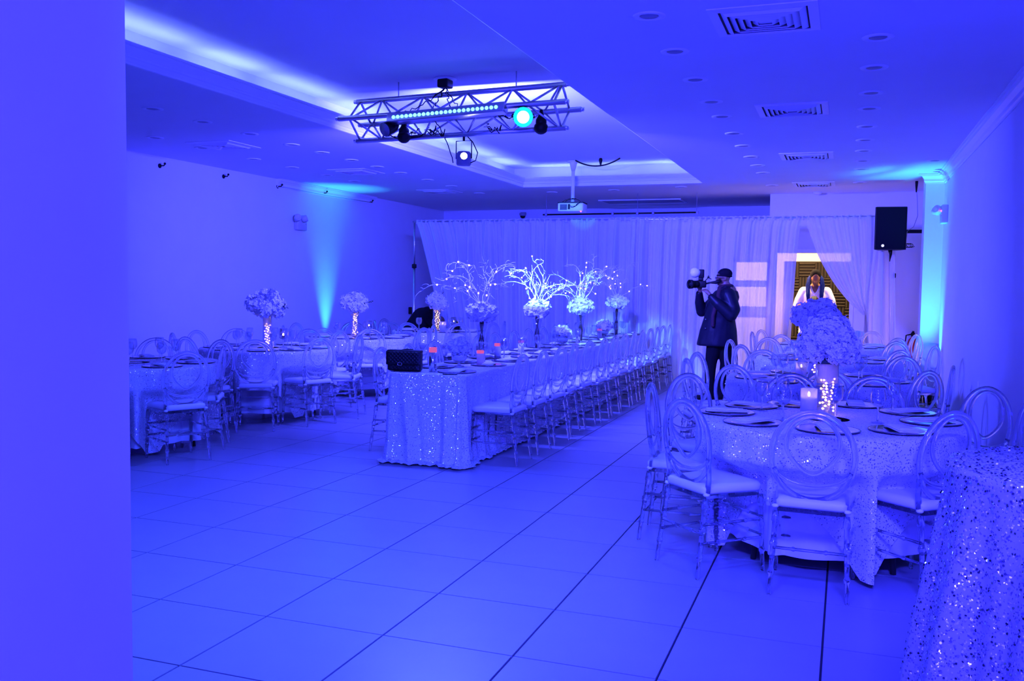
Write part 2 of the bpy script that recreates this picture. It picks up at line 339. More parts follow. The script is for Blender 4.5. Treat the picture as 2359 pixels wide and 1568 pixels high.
# crown mouldings and baseboards
def crown_y(name, x, y0, y1, s):       # along a side wall at x, s=+1: room lies at -x side
    pr = [(0, -.13), (.012, -.13), (.014, -.112), (.026, -.10), (.03, -.07), (.058, -.034), (.075, -.03), (.08, -.014), (.10, -.012), (.10, 0), (0, 0)]
    vs = []; 
    for yy in (y0, y1): vs += [(x-s*d, yy, ZC+h) for d, h in pr]
    n = len(pr); fs = [(i, (i+1) % n, n+(i+1) % n, n+i) for i in range(n)]+[tuple(range(n)), tuple(range(2*n-1, n-1, -1))]
    return struct(MB().add(vs, fs), name, 'trim')
def crown_x(mb, y, x0, x1):
    pr = [(0, -.13), (.012, -.13), (.014, -.112), (.026, -.10), (.03, -.07), (.058, -.034), (.075, -.03), (.08, -.014), (.10, -.012), (.10, 0), (0, 0)]
    vs = []
    for k, xx in enumerate((x0, x1)): vs += [(xx-(d if k == 0 else 0), y-d, ZC+h) for d, h in pr]
    n = len(pr); fs = [(i, (i+1) % n, n+(i+1) % n, n+i) for i in range(n)]+[tuple(range(n)), tuple(range(2*n-1, n-1, -1))]
    mb.add(vs, fs)
crown_y('trim_2', XR, Y0, 13.75, 1)
m_ = MB(); crown_x(m_, 13.75, .965, XR); struct(m_, 'trim_3', 'trim')
crown_y('trim_4', XL, 12.15, 15.2, -1)
struct(MB().box(XR-.015, XR, Y0, 13.75, 0, .1), 'baseboard_right', 'trim')
struct(MB().box(XL, XL+.015, Y0, YB, 0, .1), 'baseboard_left', 'trim')
# ---------------------------------------------------------------- ceiling fittings
dl = thing('downlight', 'x', 'light', (0, 0, 0), 0, 'recessed ceiling downlights')
MB().lathe([(.052, .010), (.055, -.002), (.070, -.009), (.092, -.007), (.096, 0), (.096, .004)], 24).build('trim_ring', 'trim', dl)
MB().lathe([(.054, -.0005), (.052, -.004), (.0, -.005)], 20).build('lens', 'grey', dl)
rowR = [5.37, 6.22, 7.1, 7.98, 8.69, 9.67, 10.55, 11.45, 12.28, 13.08, 14.72]
spec = [(-1.13, y, 'row on the doorway side of the tray') for y in rowR]
spec += [(.13, y, 'row nearest the right wall') for y in [6.24, 7.07, 7.97, 8.65, 9.59, 10.45, 11.26, 12.13, 12.97, 14.6]]
spec += [(-6.05, y, 'row on the far side of the tray') for y in [6.9, 7.6, 8.36, 9.15, 9.8, 10.5, 11.2, 11.9, 12.8, 13.7, 14.9]]
spec += [(-7.25, y, 'row nearest the left wall') for y in [8.3, 9.1, 10.1, 10.98, 11.9, 12.7]]
spec += [(-4.76, 15.0, 'row beyond the tray end'), (-3.66, 14.9, 'row beyond the tray end'), (-2.51, 14.65, 'row beyond the tray end')]
cnt = {}; first = True
for x, y, r in spec:
    k = cnt.get(r, 0); cnt[r] = k+1
    lab = 'round ceiling downlight, %s in the %s' % (ORD[k], r)
    if r.startswith('row beyond'): lab = 'round flush ceiling downlight, %s from the left in the %s' % (ORD[k], r)
    if first: dl['label'] = lab; dl.location = (x, y, ZC); first = False
    else: copy_tree(dl, (x, y, ZC), 0, lab)
o = copy_tree(dl, (.95, 12.3, ZC), 0, 'single ceiling downlight in the cyan glow beside the pilaster')
vt = thing('ceiling_vent', 'x', 'vent', (0, 0, 0), 0, 'square ceiling air vents')
def sq_ring(mb, a, b, z0, z1):
    for s1, s2 in ((1, 1), ):
        vs = []
        for r, z in ((a, z0), (b, z1)): vs += [(-r, -r, z), (r, -r, z), (r, r, z), (-r, r, z)]
        for r, z in ((a, z0+.006), (b, z1+.006)): vs += [(-r, -r, z), (r, -r, z), (r, r, z), (-r, r, z)]
        fs = []
        for k in range(4):
            q = (k+1) % 4; fs += [(k, q, 4+q, 4+k), (8+k, 12+k, 12+q, 8+q), (k, 8+k, 8+q, q), (4+k, 4+q, 12+q, 12+k)]
        mb.add(vs, fs)
fr = MB(); sq_ring(fr, .30, .245, -.006, -.012); fr.build('frame', 'trim', vt, False)
for r in (.235, .195, .155, .115, .075): v_ = MB(); sq_ring(v_, r, r-.036, .0, -.024); v_.build('louver', 'trim', vt, False)
MB().box(-.04, .04, -.04, .04, -.012, -.004).build('centre_plate', 'trim', vt, False)
MB().box(-.25, .25, -.25, .25, -.0008, -.0002).build('duct_shade_sheet', 'dark', vt, False)  # thin dark sheet painting in the shade of the duct opening
vs_ = [(-.5, 5.64, 'nearest of the four square vents right of the tray'), (-.5, 8.52, 'second of the four square vents right of the tray'), (-.5, 11.53, 'third of the four square vents right of the tray'),
       (-.52, 14.68, 'farthest of the four square vents right of the tray'), (-6.85, 8.97, 'nearer of the three vents near the left wall'), (-6.6, 11.6, 'second of the three vents near the left wall'), (-6.6, 14.45, 'farthest of the three vents near the left wall')]
for i, (x, y, l) in enumerate(vs_):
    if i == 0: vt.location = (x, y, ZC); vt['label'] = 'louvered ceiling vent, '+l
    else: copy_tree(vt, (x, y, ZC), 0, 'louvered ceiling vent, '+l)
hp = thing('ceiling_hatch', 'long flat rectangular ceiling panel beyond the projector', 'panel', (-3.6, 16.95, ZC))
MB().box(-.72, .72, -.35, .35, -.012, -.001).build('panel_face', 'grey', hp, False)
f = MB(); f.box(-.76, .76, -.39, -.35, -.018, 0).box(-.76, .76, .35, .39, -.018, 0).box(-.76, -.72, -.35, .35, -.018, 0).box(.72, .76, -.35, .35, -.018, 0); f.build('frame', 'trim', hp, False)
dc = thing('dome_camera', 'small dark dome camera high on the far wall above the drapes', 'camera', (-6.45, YB, 3.02))
MB().lathe([(.07, 0), (.07, -.03), (.055, -.06)], 16, (0, -.08, 0)).build('base', 'grey', dc); MB().ball((0, -.08, -.06), (.055, .055, .05), 14, 8).build('dome', 'blk', dc)
MB().box(-.05, .05, -.09, 0, -.02, .02).build('bracket', 'grey', dc, False)
sd = thing('smoke_detector', 'small flat detector on the ceiling edge above the swagged drape', 'detector', (-.5, 15.9, ZC))
MB().lathe([(.07, 0), (.07, -.02), (.05, -.035), (0, -.037)], 18).build('cover', 'trim', sd)
# screen roller bar hanging beyond the projector
sb = thing('screen_bar', 'long thin dark bar hanging from the ceiling above the drapes', 'bar', (-3.72, 15.5, 2.765))
MB().tube([(-1.36, 0, -.005), (1.36, 0, .0)], .013, 8).build('bar', 'blk', sb)
for x in (-1.30, .33, 1.33): MB().tube([(x, 0, 0), (x, 0, ZC-2.765)], .004, 6).build('hanging_wire', 'grey', sb)
for x in (-1.30, -.1, .33, .6, 1.34): MB().bbox(x-.02, x+.02, -.02, .02, -.03, .025, .006).build('clip', 'grey', sb)
# ---------------------------------------------------------------- truss with its lamps
TL = Vector((-4.62, 8.10, 3.115)); TR = Vector((-2.37, 7.90, 3.135)); ax = (TR-TL).normalized(); ln = (TR-TL).length
tr = thing('lighting_truss', 'aluminium box truss hung under the raised tray ceiling', 'truss', tuple(TL), atan2(ax.y, ax.x))
off = [(0, .19), (-.19, 0), (0, -.19), (.19, 0)]
for k, (dy, dz) in enumerate(off):
    e0, e1 = ((.02, ln-.02), (-.06, ln+.05))[k % 2]
    c_ = MB().tube([(e0, dy, dz), (e1, dy, dz)], .025, 12).build('chord', 'metal', tr)
    for e in (e0, e1): MB().tube([(e-.03, dy, dz), (e+.03, dy, dz)], .019, 10).build('coupler', 'steel', c_)
for k in range(4):
    a, b = off[k], off[(k+1) % 4]; n = 9; xs_ = [.08+(ln-.16)*i/n for i in range(n+1)]
    for i in range(n):
        p, q = (a, b) if (i+k) % 2 else (b, a)
        MB().tube([(xs_[i], p[0], p[1]), (xs_[i+1], q[0], q[1])], .010, 6).build('brace', 'metal', tr)
    for xe in (.06, ln-.06): MB().tube([(xe, a[0], a[1]), (xe, b[0], b[1])], .011, 6).build('end_brace', 'metal', tr)
hx = 1.0
MB().lathe([(0, 0), (.11, 0), (.11, .008), (0, .01)], 20, (hx, .02, ZT-TL.z-.012)).build('ceiling_rose', 'trim', tr)
MB().bbox(hx-.055, hx+.055, -.04, .08, ZT-TL.z-.09, ZT-TL.z-.012, .012).build('junction_box', 'blk', tr)
for xx in (.5, 1.75): MB().tube([(xx, 0, .2), (xx, 0, ZT-TL.z)], .006, 6).build('hanging_wire', 'metal', tr)
def wire(a, b, sag, n=14, wob=.0):
    a, b = Vector(a), Vector(b)
    return [tuple(a.lerp(b, t/n)+Vector((wob*sin(t*2.1), wob*cos(t*1.7), -sag*4*(t/n)*(1-t/n)+wob*sin(t*3)))) for t in range(n+1)]
for a, b, sg, wb in (((hx, 0, .25), (.55, -.14, .02), .05, .01), ((hx, 0, .25), (.95, -.15, .03), .02, .01), ((hx+.02, 0, .25), (1.15, -.1, .0), .03, .01), ((hx+.02, 0, .25), (1.3, -.1, -.03), .03, .01),
                 ((.35, -.05, -.12), (.75, 0, -.10), .08, .015), ((.62, 0, -.13), (.95, -.03, -.12), .04, .03), ((.8, 0, -.1), (1.05, -.05, -.17), .03, .03), ((1.45, -.02, -.1), (1.62, -.02, -.14), .06, .03), ((1.55, 0, -.02), (1.9, -.05, -.02), .05, .02), ((.9, 0, -.05), (1.12, -.02, -.45), -.06, .004)):
    MB().tube(wire(a, b, sg, 14, wb), .005, 5).build('cable', 'blk', tr)
lb = thing('led_bar', 'long light bar of glowing cyan lamps clamped along the truss', 'light', (-3.49, 7.73, 3.078), atan2(-.06, 1.036)); lb.rotation_euler = (radians(-12), radians(-1.5), atan2(-.06, 1.036))
MB().bbox(-.60, .60, -.02, .075, -.042, .05, .01).build('housing', 'metal', lb)
for k in range(24):
    x = -.523+k*1.046/23
    MB().lathe([(.0165, 0), (.0165, .006), (.012, .010), (0, .012)], 12, mx=Matrix.Translation((x, -.02, 0)) @ Matrix.Rotation(pi/2, 4, 'X')).build('lamp', 'cyanled', lb)
for x in (-.5, .5): MB().box(x-.02, x+.02, .06, .16, -.015, .015).build('clamp', 'blk', lb, False)
def par(name, label, loc, aim, em, r=.06, body='blk', L=.16):
    t = thing(name, label, 'light', loc); d = (Vector(aim)-Vector(loc)).normalized(); t.rotation_euler = d.to_track_quat('-Z', 'Y').to_euler()
    MB().lathe([(r*.55, L*.55), (r*.8, L*.4), (r, L*.1), (r*1.08, -L*.35), (r*1.12, -L*.45), (r*1.0, -L*.45), (r*.95, -L*.38)], 20).build('can', body, t)
    MB().lathe([(0, -L*.40), (r*.70, -L*.39)], 20).build('lens', em, t, loc=(0, 0, -.075*L if em == 'parled' else 0)); MB().lathe([(r*.70, -L*.39), (r*1.1, -L*.455)], 20).build('lens_edge', 'cyanring' if em == 'parled' else 'grey', t)
    MB().tube([(r*1.1, 0, 0), (r*1.25, 0, 0), (r*1.25, .02, L*.9), (0, .03, L*1.1), (-r*1.25, .02, L*.9), (-r*1.25, 0, 0), (-r*1.1, 0, 0)], .007, 6).build('yoke', body, t)
    return t
par('par_lamp', 'blazing cyan stage lamp on the right part of the truss', (-2.72, 7.70, 3.0), (0, 0, 1.5), 'parled', .078)
par('stage_lamp', 'dark stage lamp with a dim pale lens at the left end of the truss', (-4.09, 7.82, 2.99), (-5.6, 4, 1.2), 'grey', .06)
for n_, l_, p_ in (('dome_lamp', 'dark half-round lamp under the left part of the truss', (-4.03, 7.99, 2.925)), ('dome_lamp', 'dark half-round lamp hidden beside the blazing cyan lamp', (-2.62, 7.9, 2.935))):
    t = thing(n_, l_, 'light', p_); MB().ball((0, 0, 0), (.065, .065, .06), 16, 8).build('dome', 'blk', t); MB().lathe([(.05, .01), (.05, .07), (.03, .10), (.012, .16)], 14).build('base', 'blk', t)
hs = thing('hanging_spotlight', 'small white-lensed spotlight hanging by a yoke below the truss', 'light', (-3.41, 8.0, 2.71))
MB().tube([(-.078, 0, -.01), (-.078, 0, .155), (.078, 0, .155), (.078, 0, -.01)], .006, 6).build('yoke', 'blk', hs)
MB().lathe([(0, -.072), (.062, -.072), (.070, -.06), (.072, .035), (.055, .055), (.0, .06)], 20).build('housing', 'grey', hs)
mx = Matrix.Rotation(radians(24), 4, 'Z') @ Matrix.Translation((0, -.066, .005)) @ Matrix.Rotation(pi/2, 4, 'X')
MB().lathe([(.040, 0), (.040, .022), (.033, .024), (.031, .018)], 18, mx=mx).build('lens_barrel', 'grey', hs)
MB().lathe([(.031, .018), (0, .021)], 18, mx=mx).build('lens', 'whiteled', hs)
MB().tube([(0, 0, .155), (0, 0, .20)], .012, 8).build('hook', 'blk', hs)
MB().tube([(.03, .0, .2), (.09, 0, .14), (.14, 0, .04), (.12, 0, -.03), (.07, 0, -.05)], .005, 6).build('cable', 'blk', hs)
# ---------------------------------------------------------------- projector on its pole
pj = thing('projector', 'white ceiling projector with black vents on a white pole', 'projector', (-4.07, 13.9, 2.735), radians(4))
MB().bbox(-.20, .20, -.16, .16, -.065, .065, .015).build('shell', 'cyanface', pj)
MB().box(-.165, -.055, -.163, -.158, -.045, .045).build('vent_grille', 'blk', pj, False)
for k in range(5): MB().box(-.16, -.06, -.168, -.162, -.038+k*.018, -.032+k*.018).build('louver', 'grey', pj, False)
MB().box(-.04, -.005, -.164, -.158, -.035, .045).build('connector_panel', 'blk', pj, False)
MB().box(-.20, .20, -.165, .165, .064, .078).build('mount_plate', 'blk', pj, False)
MB().ball((.165, -.15, -.07), .009).build('indicator_light', 'redled', pj)
MB().tube([(0, 0, .08), (0, 0, ZT-2.735)], .028, 14).build('pole', 'trim', pj)
MB().lathe([(.05, 0), (.05, .012), (.10, .018), (.10, .0)], 14, (0, 0, ZT-2.735-.02)).build('ceiling_plate', 'trim', pj)
MB().lathe([(.028, -.16), (.055, -.06), (.06, 0)], 14, (0, 0, ZT-2.735)).build('collar', 'trim', pj)
for a, b, sg in (((-.1, -.12, .08), (.14, -.1, .09), -.05), ((-.02, -.16, .03), (.15, -.165, .07), .04), ((-.15, -.1, .08), (.05, -.05, .13), -.02), ((0, -.17, .0), (.12, -.17, .06), .03)):
    MB().tube(wire(a, b, sg, 10, .004), .005, 5).build('cable', 'blk', pj)
cb = thing('ceiling_cable', 'dark cable looping under the tray ceiling right of the projector pole', 'cable', (-4.0, 13.7, ZT))
MB().tube(wire((.02, 0, -.02), (.72, 0, -.01), .10, 18), .011, 6).build('cable', 'blk', cb)
MB().lathe([(.02, 0), (.03, -.03), (.012, -.1), (.01, -.12)], 12, (.42, 0, 0)).build('hook', 'blk', cb)
# ---------------------------------------------------------------- drapes
YD = 14.65; DT = 2.60
def fold(x, seed=0): return 1.35*fold0(x, seed)
def fold0(x, seed=0): return -.05*max(0, sin(x*17.3+1.7*sin(x*2.3+seed)))**9-.035*max(0, sin(x*29+seed*3+2*sin(x*4.7)))**7+.036*sin(x*23+2*sin(x*3.1+seed))+.022*sin(x*41+seed*2+1.5*sin(x*7))+.018*sin(x*11.3+seed)+.013*sin(x*97+seed)
def drape(name, label, xt, xb, seed, m='drape', zt=DT, zb=.012, ramp=1.0, amp=1.0, nu=None, y0=YD):
    nu = nu or int(abs(xt[1]-xt[0])/.011)
    def f(u, v):
        z = zt+(zb-zt)*v; a = xt[0]+(xt[1]-xt[0])*u; b = xb[0]+(xb[1]-xb[0])*u; w_ = v**ramp
        x = a*(1-w_)+b*w_; am = amp*(.35+.65*min(1, v*5+.0))*(1+.25*v)
        return (x, y0+am*fold(a, seed)+(.05*sin(a*5+seed)*max(0, v-.9)*10*.5), z)
    o = plane_grid(f, nu, 26).build(name, m); o['label'] = label; o['category'] = 'curtain'; o['group'] = 'white voile drapes'
    me = o.data
    return o
drape('drape', 'white voile drape at the left end, pulled sideways off its upright', (-7.13, -6.2), (-6.45, -5.9), 1.3, ramp=.8)
drape('drape', 'wide white voile drape behind the long table, left half', (-6.22, -3.22), (-6.1, -3.25), 2.1)
drape('drape', 'wide white voile drape behind the photographer, ending at the doorway', (-3.25, -.66), (-3.27, -.80), 3.7, ramp=.45)
hd = [( -7.13, .0), ]
# swagged panel: top edge to tie point
def swag(u, v):
    # u 0 = free left edge, 1 = right edge; v 0 = top, tie at v=.56, 1 = floor
    xt = -.62+1.02*u; tx, tz = .262+.03*u, 1.10+.03*u
    if v < .56:
        t = v/.56
        px = [xt, xt+.05+(.10)*(1-u), tx-.30*(1-u)-.01, tx]; pz = [DT, 1.92+.1*u, 1.36+.1*u, tz+.03]
        b = ((1-t)**3, 3*(1-t)**2*t, 3*(1-t)*t*t, t**3)
        x = sum(p*q for p, q in zip(b, px)); z = sum(p*q for p, q in zip(b, pz))
    else:
        t = (v-.56)/.44; x = tx+(-.06+.22*u)*t*.8; z = tz+(.012-tz)*t
    a = (.45+.55*min(1, v*4))
    return (x, YD-.03+a*(.026*sin(u*34)+.018*sin(u*61+1)+.008*sin(u*130)), z)
o = plane_grid(swag, 130, 60).build('drape', 'swag'); o['label'] = 'sheer drape swept aside across the doorway and gathered at the right'; o['category'] = 'curtain'; o['group'] = 'white voile drapes'
drape('drape', 'straight white voile drape at the far right, under the loudspeaker', (.27, .62), (.25, .74), 5.1, zt=2.585, y0=YD+.02)
dp = thing('drape_header', 'gathered pocket along the top of the voile drapes', 'curtain', (0, YD, 0))
def hdr(u, v):
    x = -7.13+u*7.72; return (x, .028*sin(x*60+2*sin(x*9))*(.3+v)-.002, DT+.03-.07*v+.004*sin(x*90))
plane_grid(hdr, 900, 4).build('gathered_pocket', 'drape', dp)
def upright(name, label, x, y, h, cz):
    t = thing(name, label, 'pole', (x, y, 0), 0, 'drape stand uprights')
    MB().lathe([(.021, .01), (.021, cz)], 12).build('lower_tube', 'metal', t); MB().lathe([(.016, cz), (.016, h)], 12).build('upper_tube', 'metal', t)
    MB().bbox(-.035, .035, -.03, .03, cz-.04, cz+.03, .01).build('collar', 'blk', t); MB().box(-.2, .2, -.2, .2, .001, .012).build('base_plate', 'metal', t, False)
upright('drape_upright', 'metal drape stand pole with black collar at the left end', -7.17, YD, 2.58, 1.83)
upright('drape_upright', 'metal drape stand pole below the loudspeaker', .64, YD+.08, 2.3, 1.74)
upright('drape_upright', 'metal drape stand pole at the seam between the two wide drapes', -3.24, YD+.07, 2.62, 1.7)
cr = thing('drape_crossbar', 'slim crossbar carrying the voile drapes', 'bar', (0, YD, DT)); MB().tube([(-7.2, 0, .0), (.66, 0, 0)], .014, 8).build('crossbar', 'metal', cr)
# ---------------------------------------------------------------- back room content
fp = thing('acoustic_panel', 'dark ribbed acoustic foam on the wall seen through the doorway', 'panel', (-1.10, 17.70, .02))
MB().box(0, 1.62, .04, .07, 0, 2.0).build('backing_board', 'foam', fp, False)
tw = .27
def wedge(vert):
    m_ = MB(); n = 5
    for k in range(n):
        a, b = k*tw/n, (k+1)*tw/n; c_ = (a+b)/2
        vs = [(a, .04, 0), (b, .04, 0), (c_, -.015, 0), (a, .04, tw), (b, .04, tw), (c_, -.015, tw)] if vert else [(0, .04, a), (0, .04, b), (0, -.015, c_), (tw, .04, a), (tw, .04, b), (tw, -.015, c_)]
        m_.add(vs, [(0, 1, 2), (3, 5, 4), (0, 3, 4, 1), (1, 4, 5, 2), (2, 5, 3, 0)])
    return m_.mesh('foam_tile', M['foam'], False)
wv, wh = wedge(True), wedge(False)
for i in range(6):
    for j in range(7):
        link('foam_tile', wv if (i+j) % 2 == 0 else wh, fp, (i*tw, 0, 2.0-(j+1)*tw-.02))
struct(MB().box(-3.0, XR, 17.78, 17.84, 0, 2.56), 'wall_back_room', 'beige')
# ---------------------------------------------------------------- chairs
def make_chair():
    t = thing('ghost_chair', 'x', 'chair')
    # seat: rounded trapezoid, front (y=.38) wider
    def outline(g, n=9):
        pts = []
        cs = [(-.165-g, .0-g, 180, .03), (.165+g, .0-g, 270, .03), (.195+g, .375+g, 0, .05), (-.195-g, .375+g, 90, .05)]
        for cx, cy, a0, r in cs:
            ox = cx+(r if cx < 0 else -r); oy = cy+(r if cy < .1 else -r)
            for k in range(5): a = radians(a0+90*k/4); pts.append((ox+r*cos(a), oy+r*sin(a)))
        return pts
    m_ = MB(); vs = []; L_ = [(.0, .442), (.006, .452), (.007, .474), (-.004, .487), (-.03, .492)]
    for g, z in L_: vs += [(x, y, z) for x, y in outline(g)]
    n = 20; fs = [(l*n+k, l*n+(k+1) % n, (l+1)*n+(k+1) % n, (l+1)*n+k) for l in range(4) for k in range(n)]
    fs += [tuple(range(4*n, 5*n)), tuple(range(n-1, -1, -1))]
    m_.add(vs, fs).build('seat_cushion', 'cush', t)
    m_ = MB(); vs = [(x, y, z) for z in (.418, .440) for x, y in outline(.0)]
    m_.add(vs, [(k, (k+1) % n, n+(k+1) % n, n+k) for k in range(n)]+[tuple(range(n, 2*n)), tuple(range(n-1, -1, -1))]).build('seat_frame', 'acr', t, False)
    yl = lambda z: .030-.052*(z-.45)/.48
    ring = lambda a, b, zc, n, dy=0: [(a*sin(2*pi*k/n), yl(zc+b*cos(2*pi*k/n))+dy, zc+b*cos(2*pi*k/n)) for k in range(n)]
    MB().tube(ring(.198, .222, .705, 44), .0145, 8, True).build('back_ring', 'acr', t)
    tear = []
    for k in range(36):
        a = 2*pi*k/36; z = .762+.145*cos(a); wv_ = .128*sin(a)*(1 if cos(a) > 0 else 1-.38*cos(a)**2); tear.append((wv_, yl(z)-.004, z))
    MB().tube(tear, .011, 8, True).build('back_loop', 'acr', t)
    MB().tube([(.186*sin(a), yl(.66)-.0, .655-.098*cos(a)) for a in [(-80+160*k/16)*pi/180 for k in range(17)]], .010, 8).build('back_arc', 'acr', t)
    for s in (-1, 1):
        m_ = MB(); vs = []
        for z, x, y in ((.45, .172, .018), (.52, .176, .022), (.605, .182, .012)):
            for dx, dy in ((-.013, -.008), (.013, -.008), (.013, .008), (-.013, .008)): vs.append((s*x+dx, y+dy, z))
        m_.add(vs, [(l*4+k, l*4+(k+1) % 4, l*4+4+(k+1) % 4, l*4+4+k) for l in (0, 1) for k in range(4)]+[(3, 2, 1, 0), (8, 9, 10, 11)]).build('back_post', 'acr', t, False)
        MB().ball((s*.172, .012, .442), (.019, .019, .011), 10, 5).build('corner_cap', 'cap', t)
    def leg(x0, y0, x1, y1):
        zs = [.0, .01, .10, .107, .115, .122, .13, .24, .247, .255, .262, .27, .36, .367, .375, .382, .42]
        rs = [.010, .011, .0125, .017, .0175, .017, .0125, .0135, .0185, .019, .0185, .0135, .0135, .0185, .019, .0185, .0155]
        return MB().tube([(x0+(x1-x0)*z/.42, y0+(y1-y0)*z/.42, z) for z in zs], rs, 8)
    for s in (-1, 1):
        leg(s*.185, -.045, s*.168, .01).build('leg', 'acr', t); leg(s*.198, .385, s*.188, .362).build('leg', 'acr', t)
    st = lambda a, b: MB().tube([tuple(Vector(a).lerp(Vector(b), q)) for q in (0, .25, .27, .29, .31, .69, .71, .73, .75, 1)], [.008, .008, .012, .012, .008, .008, .012, .012, .008, .008], 6).build('stretcher', 'acr', t)
    for s in (-1, 1):
        for z in (.185, .285): st((s*(.179-.0), -.02+.02*(z-.18)*10*.5, z), (s*.194, .372, z))
    for z in (.20, .30): st((-.193, .371, z), (.193, .371, z))
    st((-.176, -.012, .235), (.176, -.012, .235))
    return t
CP = make_chair(); used = [False]
CHAIRS = []
def place_chair(x, y, out, label, group):
    rz = radians(out+90); CHAIRS.append((x, y, out))
    if not used[0]:
        used[0] = True; CP.location = (x, y, 0); CP.rotation_euler = (0, 0, rz); CP['label'] = label; CP['group'] = group; return CP
    return copy_tree(CP, (x, y, 0), rz, label, group)
TAB = {
 'R1': (-.08, 5.66, 'nearest round table'), 'R2': (-.20, 8.15, 'second doorway-side round table'), 'R3': (-.17, 10.5, 'third doorway-side round table'),
 'R4': (-.15, 13.0, 'farthest doorway-side round table'), 'A': (-6.10, 6.70, 'round table cut by the near wall'), 'B': (-6.2, 8.9, 'round table with leafy tilted bouquet'),
 'C': (-6.35, 11.3, 'round table before the cyan beam'), 'D': (-6.1, 13.4, 'round table in the drape corner')}
CH_ = {
 'R1': [(-.79, 4.96, -134), (-.13, 4.74, -92), (.51, 5.03, -46), (-1.0, 6.36, 141), (-1.10, 5.62, -178), (-.34, 6.70, 104), (.20, 6.78, 76), (.84, 6.38, 38), (.98, 5.80, 7)],
 'R2': [(-.79, 7.28, -123), (.58, 7.48, -40), (.80, 8.07, -4), (-1.25, 8.46, 164), (-1.22, 7.72, -157), (-.73, 9.10, 118), (.50, 8.98, 50), (-.1, 7.13, -86)],
 'R3': [(-1.0, 9.85, -142), (-1.22, 10.73, 168), (.55, 11.35, 49), (.50, 9.84, -44), (.9, 10.79, 15), (-.85, 11.36, 128), (-.25, 9.46, -94)],
 'R4': [(-1.16, 12.75, -166), (-1.1, 13.41, 157), (.89, 13.40, 21), (.35, 13.93, 62), (.60, 12.25, -45), (.86, 12.82, -9), (-.75, 12.2, -127)],
 'A': [(-5.20, 6.30, -28), (-5.40, 7.02, 30), (-5.78, 5.78, -70), (-6.62, 7.56, 121), (-5.92, 7.68, 79), (-7.06, 6.98, 163)],
 'B': [(-5.63, 7.86, -60), (-5.28, 8.50, -22), (-6.49, 7.88, -106), (-7.10, 8.40, -151), (-7.22, 8.95, 179), (-7.08, 9.50, 145), (-6.32, 9.92, 97), (-5.85, 9.88, 68), (-5.20, 9.20, 16)],
 'C': [(-5.72, 10.42, -55), (-6.30, 10.26, -88), (-5.33, 11.15, -9), (-5.55, 11.95, 39), (-6.42, 12.32, 94), (-6.95, 12.14, 127), (-7.38, 11.30, 179), (-7.16, 10.66, -143)],
 'D': [(-6.16, 12.40, -93), (-5.45, 12.64, -50), (-5.12, 13.20, -12), (-5.18, 13.85, 26), (-7.12, 13.48, 176), (-6.95, 12.85, -147)]}
for k, L_ in CH_.items():
    L2 = sorted(L_, key=lambda c: upx(c[0], c[1], .9))
    for i, (x, y, a) in enumerate(L2):
        place_chair(x, y, a, 'clear oval-back chair, %s from the left round the %s' % (ORD[i], TAB[k][2]), 'clear chairs round the '+TAB[k][2])
RY = [7.42, 7.97, 8.50, 9.05, 9.60, 10.14, 10.68, 11.24, 11.78, 12.30, 12.80, 13.32, 13.84, 14.30]
LY = [7.56, 8.13, 8.75, 9.35, 9.95, 10.55, 11.15, 11.75, 12.40, 13.0, 13.6, 14.1]
random.seed(3)
for i, y in enumerate(RY):
    place_chair(-2.60+random.uniform(-.02, .02), y, random.uniform(-5, 4), 'clear oval-back chair, %s from near end, aisle side of long table' % ORD[i], 'clear chairs along the long table')
for i, y in enumerate(LY):
    place_chair(-4.02+random.uniform(-.02, .02), y, 180+random.uniform(-5, 5), 'clear oval-back chair, %s from near end, wall side of long table' % ORD[i], 'clear chairs along the long table')
